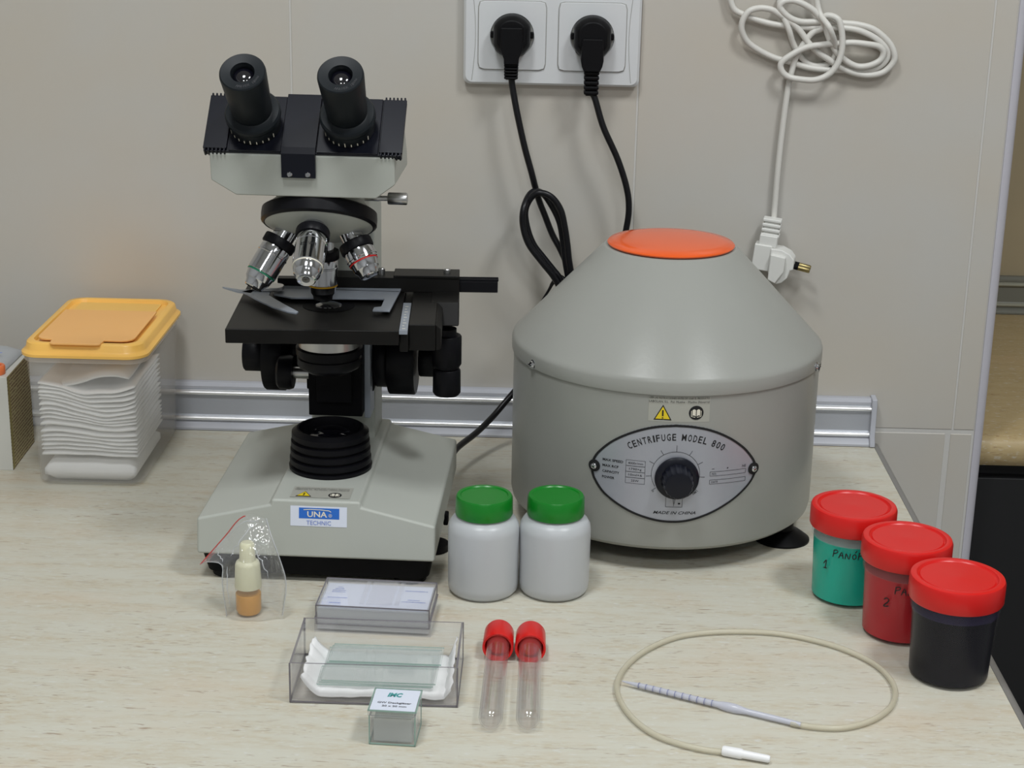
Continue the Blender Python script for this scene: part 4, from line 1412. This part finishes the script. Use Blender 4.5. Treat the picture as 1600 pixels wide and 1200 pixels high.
# ================================================================== BOXES
def open_box(mb, W, D, H, th=0.0015, fl=0.0015, mi=0, me_=1):
    """clear tray: walls and floor as one shell, rim faces in the second material"""
    o = [(-W / 2, -D / 2), (W / 2, -D / 2), (W / 2, D / 2), (-W / 2, D / 2)]
    i = [(x - math.copysign(th, x), y - math.copysign(th, y)) for x, y in o]
    v = [(x, y, 0) for x, y in o] + [(x, y, H) for x, y in o] + [(x, y, H) for x, y in i] + [(x, y, fl) for x, y in i]
    f, m = [(3, 2, 1, 0)], [mi]
    for k in range(4):
        k2 = (k + 1) % 4
        f += [(k, k2, 4 + k2, 4 + k), (4 + k, 4 + k2, 8 + k2, 8 + k), (8 + k, 8 + k2, 12 + k2, 12 + k)]
        m += [mi, me_, mi]
    f.append((12, 13, 14, 15)); m.append(mi)
    mb.add(v, f, m)

def edge_rods(mb, W, D, z0, z1, r=0.0005, mi=0, hor=True):
    for sx in (-1, 1):
        for sy in (-1, 1):
            mb.box(sx * W / 2 - r, sx * W / 2 + r, sy * D / 2 - r, sy * D / 2 + r, z0, z1, mi)
    if hor:
        for z in (z0,):
            for sy in (-1, 1):
                mb.box(-W / 2, W / 2, sy * D / 2 - r, sy * D / 2 + r, z - r + r, z + r * 2, mi)
            for sx in (-1, 1):
                mb.box(sx * W / 2 - r, sx * W / 2 + r, -D / 2, D / 2, z, z + r * 2, mi)

# open clear tray with slides
bx, by = -0.0890, -0.5150
tray = thing('slide_tray', 'open clear plastic tray lined with tissue, holding glass slides', 'tray', (bx, by, 0.0003), R_(-0.3))
b = MB()
open_box(b, 0.1100, 0.0690, 0.0285)
b.build('tray_shell', ['clear', 'rim'], tray, smooth=False)
b = MB()
edge_rods(b, 0.1096, 0.0686, 0.0002, 0.0283, 0.0005)
b.build('corner_edges', 'rim', tray, smooth=False)
# tissue
tis = MB()
NX, NY = 36, 22
tv = []
for j in range(NY + 1):
    for i in range(NX + 1):
        u = i / NX; v_ = j / NY
        x = -0.0520 + 0.104 * u
        y = -0.0315 + 0.063 * v_
        z = 0.0042 + 0.0016 * noise.noise(Vector((x * 90, y * 90, 1.3)))
        dl = max(0, 0.16 - u) / 0.16
        dr = max(0, u - 0.95) / 0.05
        z += dl ** 1.5 * 0.0175 * (0.75 + 0.35 * noise.noise(Vector((y * 120, 2, 0)))) + dr * 0.0150 * (0.45 + v_ * 0.6)
        x += dl * 0.0040 + 0.0015 * noise.noise(Vector((y * 150, z * 60, 3))) - dr * 0.0010
        tv.append((x, y, max(z, 0.0028)))
fcs = [(j * (NX + 1) + i, j * (NX + 1) + i + 1, (j + 1) * (NX + 1) + i + 1, (j + 1) * (NX + 1) + i) for j in range(NY) for i in range(NX)]
tis.add(tv, fcs)
o = tis.build('tissue', 'tissue', None)
o.location = (bx, by, 0)
sol = o.modifiers.new('solid', 'SOLIDIFY'); sol.thickness = 0.0008; sol.offset = -1
tag(o, 'crumpled white tissue lining the open clear tray', 'tissue')
# slides in two rows, three deep
def slide(x, y, z, rz, label):
    b = MB()
    b.box(-0.0380, 0.0380, -0.0130, 0.0130, 0, 0.0011)
    for i in range(len(b.f)):
        if i >= 2:
            b.m[i] = 1
    o = b.build('microscope_slide', ['glass', 'glassedge'], None, smooth=False)
    o.location = (x, y, z)
    o.rotation_euler = (0, 0, rz)
    tag(o, label, 'slide', 'glass slides in the open tray')
zs = 0.0072
k = 0
for row, yo, nm_row in ((0, -0.4960, 'back'), (1, -0.5240, 'front')):
    for lv in range(3):
        slide(-0.0880 + 0.0015 * lv - 0.002 * row, yo + random.uniform(-0.0006, 0.0006), zs + lv * 0.00125, R_(-1.6 + (1.1, -0.5, 0.2)[lv]),
              'clear glass slide in the ' + nm_row + ' row of the open tray, ' + ('lowest', 'middle', 'topmost')[lv] + ' of its stack')

# closed box of slides
sb = thing('slide_box', 'closed clear slide box with a blue-printed label behind the open tray', 'box', (-0.0990, -0.4205, 0.0003), R_(-3.0))
b = MB()
open_box(b, 0.0835, 0.0500, 0.0110)
b.build('tray', ['clear', 'rim'], sb, smooth=False)
b = MB()
b.box(-0.0400, 0.0400, -0.0232, 0.0232, 0.0018, 0.0175)
o = b.build('slide_stack', 'hdpe', sb, bevel=0.0004)
o['label'] = 'whitish packed contents'
b = MB()
open_box(b, 0.0815, 0.0480, 0.0150)
for i, p in enumerate(b.v):
    b.v[i] = Vector((p.x, p.y, 0.0205 - p.z))
b.box(-0.0050, 0.0130, -0.0190, 0.0190, 0.0205, 0.0213)
b.box(-0.0100, -0.0070, -0.0190, 0.0190, 0.0205, 0.0213)
b.box(0.0150, 0.0180, -0.0190, 0.0190, 0.0205, 0.0213)
lid_ = b.build('lid', ['clear', 'rim'], sb, smooth=False)
b = MB()
edge_rods(b, 0.0812, 0.0477, 0.0056, 0.0204, 0.0004)
for sy in (-1, 1):
    b.box(-0.0406, 0.0406, sy * 0.02385 - 0.0004, sy * 0.02385 + 0.0004, 0.0198, 0.0207)
for sx in (-1, 1):
    b.box(sx * 0.0406 - 0.0004, sx * 0.0406 + 0.0004, -0.0238, 0.0238, 0.0198, 0.0207)
b.build('lid_edges', 'rim', lid_, smooth=False)
b = MB()
b.box(-0.0385, 0.0385, -0.0205, 0.0205, 0.0176, 0.0178)
lb = b.build('label', 'paperw', sb, smooth=False)
b = MB()
g = lambda x, y: (x, y, 0.01795)
for k, (x, y, wl_) in enumerate(((-0.031, 0.0140, 0.005), (-0.0325, 0.0112, 0.007), (-0.034, 0.0084, 0.011), (-0.034, 0.0056, 0.011), (-0.0355, -0.0040, 0.0150), (-0.0330, -0.0130, 0.0095), (0.0190, 0.0125, 0.0170), (0.0225, -0.0030, 0.0090), (0.0185, -0.0062, 0.0185))):
    n_ = int(wl_ / 0.0011)
    for q_ in range(n_):
        x0 = x + q_ * 0.0011
        strip_line(b, [(x0, y), (x0 + 0.0008, y)], random.uniform(0.0008, 0.0017), g)
    if k in (5, 8):
        b.build('print', 'inkb', lb, smooth=False)
        b = MB()

# cover-glass box
cg = thing('cover_glass_box', 'small clear cube-shaped box of cover glasses with a white top label', 'box', (-0.0716, -0.5872, 0.0003), R_(-3.5))
b = MB()
open_box(b, 0.0292, 0.0285, 0.0200, 0.0012)
b.build('box_shell', ['clear', 'rim'], cg, smooth=False)
b = MB()
b.box(-0.0120, 0.0120, -0.0115, 0.0115, 0.0013, 0.0170)
o = b.build('cover_glasses', 'glassstack', cg, smooth=False)
o['label'] = 'stack of thin cover glasses'
b = MB()
b.box(-0.0153, 0.0153, -0.0149, 0.0149, 0.0201, 0.0240)
lid2 = b.build('lid', 'glass', cg, smooth=False)
b = MB()
for sx in (-1, 1):
    b.box(sx * 0.0150 - 0.0004, sx * 0.0150 + 0.0004, -0.0150, 0.0150, 0.0235, 0.0243)
    b.box(-0.0150, 0.0150, sx * 0.0147 - 0.0004, sx * 0.0147 + 0.0004, 0.0235, 0.0243)
edge_rods(b, 0.0288, 0.0281, 0.0002, 0.0200, 0.0004)
b.build('box_edges', 'glassedge', cg, smooth=False)
b = MB()
b.box(-0.0142, 0.0142, -0.0138, 0.0138, 0.02405, 0.02415)
lb = b.build('label', 'paperw', lid2, smooth=False)
b = MB()
g = lambda x, y: (x, y, 0.0243)
put_text(b, 'IMC', -0.0010, 0.0040, 0.0048, g, w=0.0095, align='c', bold=0.05, mi=1, shear=0.2)
put_text(b, 'GW Deckgl\u00e4ser', 0.0, -0.0050, 0.0020, g, w=0.0215, align='c', bold=0.02)
put_text(b, '20 x 20 mm', 0.0004, -0.0092, 0.0019, g, w=0.0155, align='c', bold=0.02)
b.build('lettering', ['inkg', 'inkt'], lid2, smooth=False)

# ================================================================== DROPPER BOTTLE IN ZIP BAG
db = thing('dropper_bottle', 'small dropper bottle of amber liquid with a milky cap inside a clear zip bag', 'bottle', (-0.1935, -0.4152, 0))
b = MB()
b.lathe([(0.0, 0.0010), (0.0075, 0.0006), (0.0092, 0.0016), (0.0097, 0.0040), (0.0097, 0.0205), (0.0085, 0.0235), (0.0, 0.0235)], 48)
b.build('bottle_body', 'ldpeb', db, sharp=60)
b = MB()
b.lathe([(0.0, 0.0015), (0.0080, 0.0016), (0.0091, 0.0040), (0.0091, 0.0165), (0.0, 0.0165)], 48)
b.build('liquid', 'iodine', db, sharp=60)
b = MB()
b.lathe([(0.0, 0.0215), (0.0096, 0.0215), (0.0099, 0.0225), (0.0090, 0.0390), (0.0082, 0.0412), (0.0062, 0.0424), (0.0058, 0.0445), (0.0052, 0.0550), (0.0042, 0.0562), (0.0, 0.0562)], 48, knurl={3: 0.03, 2: 0.03})
b.build('cap', 'ldpe', db, sharp=45)
# bag
rows = [[(-208.5, -423, 1.0), (-199.3, -428.5, 0.8), (-183.9, -428.5, 0.8), (-167.5, -424.0, 3.0)],
        [(-210.9, -423, 26.4), (-200.8, -428.5, 26.7), (-184.6, -428.5, 27.2), (-164.7, -422.0, 27.8)],
        [(-211.3, -420, 39.7), (-199.7, -424.5, 42.6), (-185.8, -424.5, 45.5), (-170.3, -418.0, 47.3)],
        [(-222.8, -412, 38.5), (-208.6, -415, 50.0), (-194.4, -416, 58.9), (-176.6, -412.0, 61.3)],
        [(-230.6, -402, 31.9), (-212.6, -402, 53.7), (-198.0, -402, 70.5), (-181.2, -402.0, 69.5)]]
def bag_pt(u, v, side):
    cols = []
    for c_ in range(4):
        col_ = [Vector(rows[r][c_]) for r in range(5)]
        P = smooth_path(col_, 8)
        cols.append(P[min(len(P) - 1, int(round(v * (len(P) - 1))))])
    P = smooth_path(cols, 10)
    p = P[min(len(P) - 1, int(round(u * (len(P) - 1))))] * mm
    edge = min(u, 1 - u) * 2
    th = 0.0215 * min(1, edge * 2.2) * (1 - v ** 3)
    if side:
        p = p + Vector((0, th, 0))
    nz = Vector((p.x * 70, p.z * 55, side * 7))
    p = p + Vector((0.4, 1, 0.3)) * (0.0026 * noise.noise(nz) * (0.4 + v) + 0.0012 * noise.noise(nz * 3.1)) * min(1, edge * 3)
    p.z = max(p.z, 0.0006)
    return p
bag = MB()
NU, NV = 30, 32
for side in (0, 1):
    v = [bag_pt(i / NU, j / NV, side) for j in range(NV + 1) for i in range(NU + 1)]
    bag.add(v, [(j * (NU + 1) + i, j * (NU + 1) + i + 1, (j + 1) * (NU + 1) + i + 1, (j + 1) * (NU + 1) + i) for j in range(NV) for i in range(NU)])
bg = bag.build('zip_bag', 'film', None, sharp=180)
tag(bg, 'small clear zip bag with a red seal line, wrapped around the dropper bottle', 'bag')
b = MB()
b.tube([bag_pt(k / 20, 0.985, 0) for k in range(15)], 0.00045, 6, 0, 1)
b.build('zip_seal', 'zip', bg)
b = MB()
b.tube([bag_pt(1.0, k / 20, 0) for k in range(21)], 0.00035, 6, 0, 1)
b.tube([bag_pt(0.0, k / 20, 0) for k in range(21)], 0.00030, 6, 0, 1)
b.tube([bag_pt(k / 20, 0.93, 0) for k in range(4, 18)], 0.00030, 6, 0, 1)
b.build('side_seam', 'filmedge', bg)
for (ua, va), (ub, vb) in (((0.30, 0.62), (0.86, 0.90)), ((0.80, 0.30), (0.72, 0.62)), ((0.08, 0.55), (0.22, 0.84)), ((0.16, 0.10), (0.10, 0.46))):
    b = MB()
    b.tube([bag_pt(ua + (ub - ua) * k / 10, va + (vb - va) * k / 10, 0) for k in range(11)], lambda t_: 0.0001 + 0.0003 * math.sin(PI * t_), 6, 0, 1)
    b.build('crease', 'filmedge', bg)

# ================================================================== GAUZE TUB
TX0, TX1, TY0, TY1 = -0.4190, -0.3272, -0.1690, -0.0175
tub = thing('storage_tub', 'frosted rectangular plastic tub with a yellow-orange flip lid, filled with gauze', 'tub', ((TX0 + TX1) / 2, (TY0 + TY1) / 2, 0))
W2, D2 = (TX1 - TX0) / 2, (TY1 - TY0) / 2
def rr(dx, dy, r, n=8):
    return rrect(-W2 - dx, W2 + dx, -D2 - dy, D2 + dy, r, n)
b = MB()
rings = [[(x, y, 0.0) for x, y in rr(-0.004, -0.004, 0.010)], [(x, y, 0.0035) for x, y in rr(0, 0, 0.013)], [(x, y, 0.1120) for x, y in rr(0.0050, 0.0020, 0.014)], [(x, y, 0.1125) for x, y in rr(0.0070, 0.0035, 0.016)], [(x, y, 0.1185) for x, y in rr(0.0070, 0.0035, 0.016)],
         [(x, y, 0.1185) for x, y in rr(0.0038, 0.0010, 0.013)], [(x, y, 0.0035) for x, y in rr(-0.0014, -0.0014, 0.0115)], [(x, y, 0.0014) for x, y in rr(-0.0055, -0.0055, 0.0085)]]
b.loft(rings)
for i_, f_i in enumerate(b.f):
    if min(b.v[k_].z for k_ in f_i) > 0.1115:
        b.m[i_] = 1
b.build('tub_body', ['tub', 'tubrim'], tub, sharp=50)
b = MB()
rings = [[(x, y, 0.1170) for x, y in rr(0.0072, 0.0040, 0.0165)], [(x, y, 0.1172) for x, y in rr(0.0088, 0.0056, 0.018)], [(x, y, 0.1195) for x, y in rr(0.0088, 0.0056, 0.018)], [(x, y, 0.1215) for x, y in rr(0.0062, 0.0030, 0.0165)],
         [(x, y, 0.1225) for x, y in rr(0.0055, 0.0022, 0.016)], [(x, y, 0.1275) for x, y in rr(0.0045, 0.0012, 0.0155)], [(x, y, 0.1288) for x, y in rr(0.0030, -0.0002, 0.015)], [(x, y, 0.1288) for x, y in rr(-0.0010, -0.0042, 0.0125)],
         [(x, y, 0.1255) for x, y in rr(-0.0022, -0.0055, 0.0115)]]
b.loft(rings)
ld = b.build('lid', 'lid_o', tub, sharp=40)
b = MB()
fx0, fx1, fy0, fy1 = -W2 + 0.0045, W2 - 0.0045, -D2 + 0.0080, D2 - 0.0480
fr_ = rrect(fx0, fx1, fy0, fy1, 0.0015)
fr_ = [(fx1, fy1), (fx0, fy1)] + [(fx0 + 0.010 - 0.010 * math.sin(R_(a)) if False else fx0 + 0.010 * (1 - math.cos(R_(90 - a))), fy0 + 0.010 * (1 - math.sin(R_(90 - a)))) for a in (90, 60, 30, 0)] + \
      [(fx0 + 0.014, fy0), (fx0 + 0.015, fy0 - 0.0110), (fx0 + 0.018, fy0 - 0.0125), (fx1 - 0.028, fy0 - 0.0125), (fx1 - 0.025, fy0 - 0.0110), (fx1 - 0.024, fy0)] + [(fx1 - 0.010 * (1 - math.cos(R_(90 - a))), fy0 + 0.010 * (1 - math.sin(R_(90 - a)))) for a in (0, 30, 60, 90)]
b.prism(fr_, 0.1285, 0.1302, 'z')
b.build('flap', 'lid_f', ld, bevel=0.0005)
b = MB()
b.box(fx0 + 0.004, fx1 - 0.004, D2 - 0.0450, D2 - 0.0090, 0.1256, 0.1268)
b.build('rear_panel', 'lid_o', ld, bevel=0.0008)
# gauze pads
def pad(z, h, seed, amp, label, x0=-0.0415, x1=0.0415, y0=-0.0700, y1=0.0300, rz=0, grp='folded gauze pads in the tub'):
    b = MB()
    nu, nv = 28, 14
    def zz(x, y, top):
        base = amp * (0.0050 * math.cos(x * 62 + 0.5 + seed * 0.11) + 0.0022 * noise.noise(Vector((x * 45, y * 30, seed * 0.35))))
        edge = min((x - x0), (x1 - x)) / 0.008
        ed2 = min((y - y0), (y1 - y)) / 0.006
        k = min(1, max(0, edge)) * min(1, max(0, ed2))
        hh = h * (0.30 + 0.70 * math.sqrt(k)) / 2
        return z + base + (hh if top else -hh)
    vt, vb = [], []
    for j in range(nv + 1):
        for i in range(nu + 1):
            x = x0 + (x1 - x0) * i / nu
            y = y0 + (y1 - y0) * j / nv
            yo = 0.0014 * noise.noise(Vector((x * 60, seed * 3.1, 0))) if j == 0 else 0
            vt.append((x, y + yo, zz(x, y, True)))
            vb.append((x, y + yo, zz(x, y, False)))
    n1 = nu + 1
    tot = n1 * (nv + 1)
    fc = []
    for j in range(nv):
        for i in range(nu):
            a = j * n1 + i
            fc.append((a, a + 1, a + n1 + 1, a + n1))
            fc.append((tot + a, tot + a + n1, tot + a + n1 + 1, tot + a + 1))
    for i in range(nu):
        fc.append((i, tot + i, tot + i + 1, i + 1))
        a = nv * n1 + i
        fc.append((a, a + 1, tot + a + 1, tot + a))
    for j in range(nv):
        a = j * n1
        fc.append((a, a + n1, tot + a + n1, tot + a))
        a = j * n1 + nu
        fc.append((a, tot + a, tot + a + n1, a + n1))
    b.add(vt + vb, fc)
    o = b.build('gauze_pad', 'gauze', None, sharp=180)
    o.location = ((TX0 + TX1) / 2, (TY0 + TY1) / 2, 0)
    tag(o, label, 'gauze', grp)
    return o
zc = 0.0110
pad(zc, 0.0190, 1, 0.0, 'thick white gauze pad at the very bottom of the tub', x0=-0.0400, x1=0.0390)
zc = 0.0235
for k in range(16):
    h = (0.0052, 0.0034, 0.0030, 0.0046, 0.0030, 0.0052, 0.0066, 0.0032, 0.0030, 0.0034, 0.0050, 0.0040, 0.0030, 0.0046, 0.0030, 0.0040)[k]
    amp = min(1.0, 0.12 + 0.075 * k)
    zc += h / 2
    pad(zc + 0.0008, h * 0.96, 5 + k, amp * (0.9 if k < 8 else 1.0), 'folded white gauze pad in the middle of the stack inside the tub')
    zc += h / 2
pad(zc + 0.0050, 0.0060, 40, 1.1, 'crumpled white gauze pad lying topmost in the tub', x0=-0.030, x1=0.036, y0=-0.066, y1=0.02)

# ================================================================== CARTON AND PACKET AT THE LEFT
cr = thing('carton', 'white cardboard carton with brown print on its side, at the left edge', 'carton', (-0.4500, -0.1350, 0), R_(2.0))
b = MB()
b.box(-0.110, 0.0, 0.0, 0.0750, 0.0, 0.0865)
for i in range(len(b.f)):
    if i == 5:
        b.m[i] = 1
b.build('box', ['carton', 'print'], cr, bevel=0.0004)
b = MB()
b.add([(0.0003, 0.0004, 0.0005), (0.0003, 0.0060, 0.0005), (0.0003, 0.0060, 0.0862), (0.0003, 0.0004, 0.0862)], [(0, 1, 2, 3)])
b.build('corner_band', 'cartony', cr, smooth=False)
pk = thing('packet', 'grey film packet with faint blue print lying on the carton', 'packet', (-0.500, -0.0950, 0.0870))
b = MB()
NXp, NYp = 20, 14
v = []
for j in range(NYp + 1):
    for i in range(NXp + 1):
        u, w_ = i / NXp, j / NYp
        k = min(1, min(u, 1 - u) * 6) * min(1, min(w_, 1 - w_) * 5)
        x = -0.060 + 0.104 * u
        y = -0.032 + 0.070 * w_
        z = 0.0010 + 0.0085 * math.sqrt(k) + 0.0012 * noise.noise(Vector((x * 60, y * 60, 0)))
        v.append((x, y, z))
nb = len(v)
v += [(p[0], p[1], 0.0004) for p in v]
n1 = NXp + 1
fc = []
for j in range(NYp):
    for i in range(NXp):
        a = j * n1 + i
        fc += [(a, a + 1, a + n1 + 1, a + n1), (nb + a, nb + a + n1, nb + a + n1 + 1, nb + a + 1)]
for i in range(NXp):
    fc += [(i, nb + i, nb + i + 1, i + 1), (NYp * n1 + i, NYp * n1 + i + 1, nb + NYp * n1 + i + 1, nb + NYp * n1 + i)]
for j in range(NYp):
    a = j * n1
    fc += [(a, a + n1, nb + a + n1, nb + a), (a + NXp, nb + a + NXp, nb + a + NXp + n1, a + NXp + n1)]
b.add(v, fc)
b.build('film', 'packf', pk, sharp=180)
b = MB()
g = lambda x, y: (x, y, 0.0110)
for k, (x, y, l_) in enumerate(((0.010, -0.004, 0.006), (0.020, -0.002, 0.008), (0.031, -0.005, 0.005), (0.004, -0.010, 0.004))):
    strip_line(b, [(x, y), (x + l_, y + 0.001)], 0.0022, g)
b.build('print', 'inkb', pk, smooth=False)
oc = MB()
oc.lathe([(0.0, 0.0), (0.0080, 0.0), (0.0085, 0.001), (0.0085, 0.0070), (0.0078, 0.0080), (0.0055, 0.0080), (0.0050, 0.0065), (0.0, 0.0065)], 32)
o = oc.build('cap', 'capo', None)
o.location = (-0.4625, -0.1255, 0.0866)
tag(o, 'small glossy orange cap lying on the front edge of the white carton', 'cap')
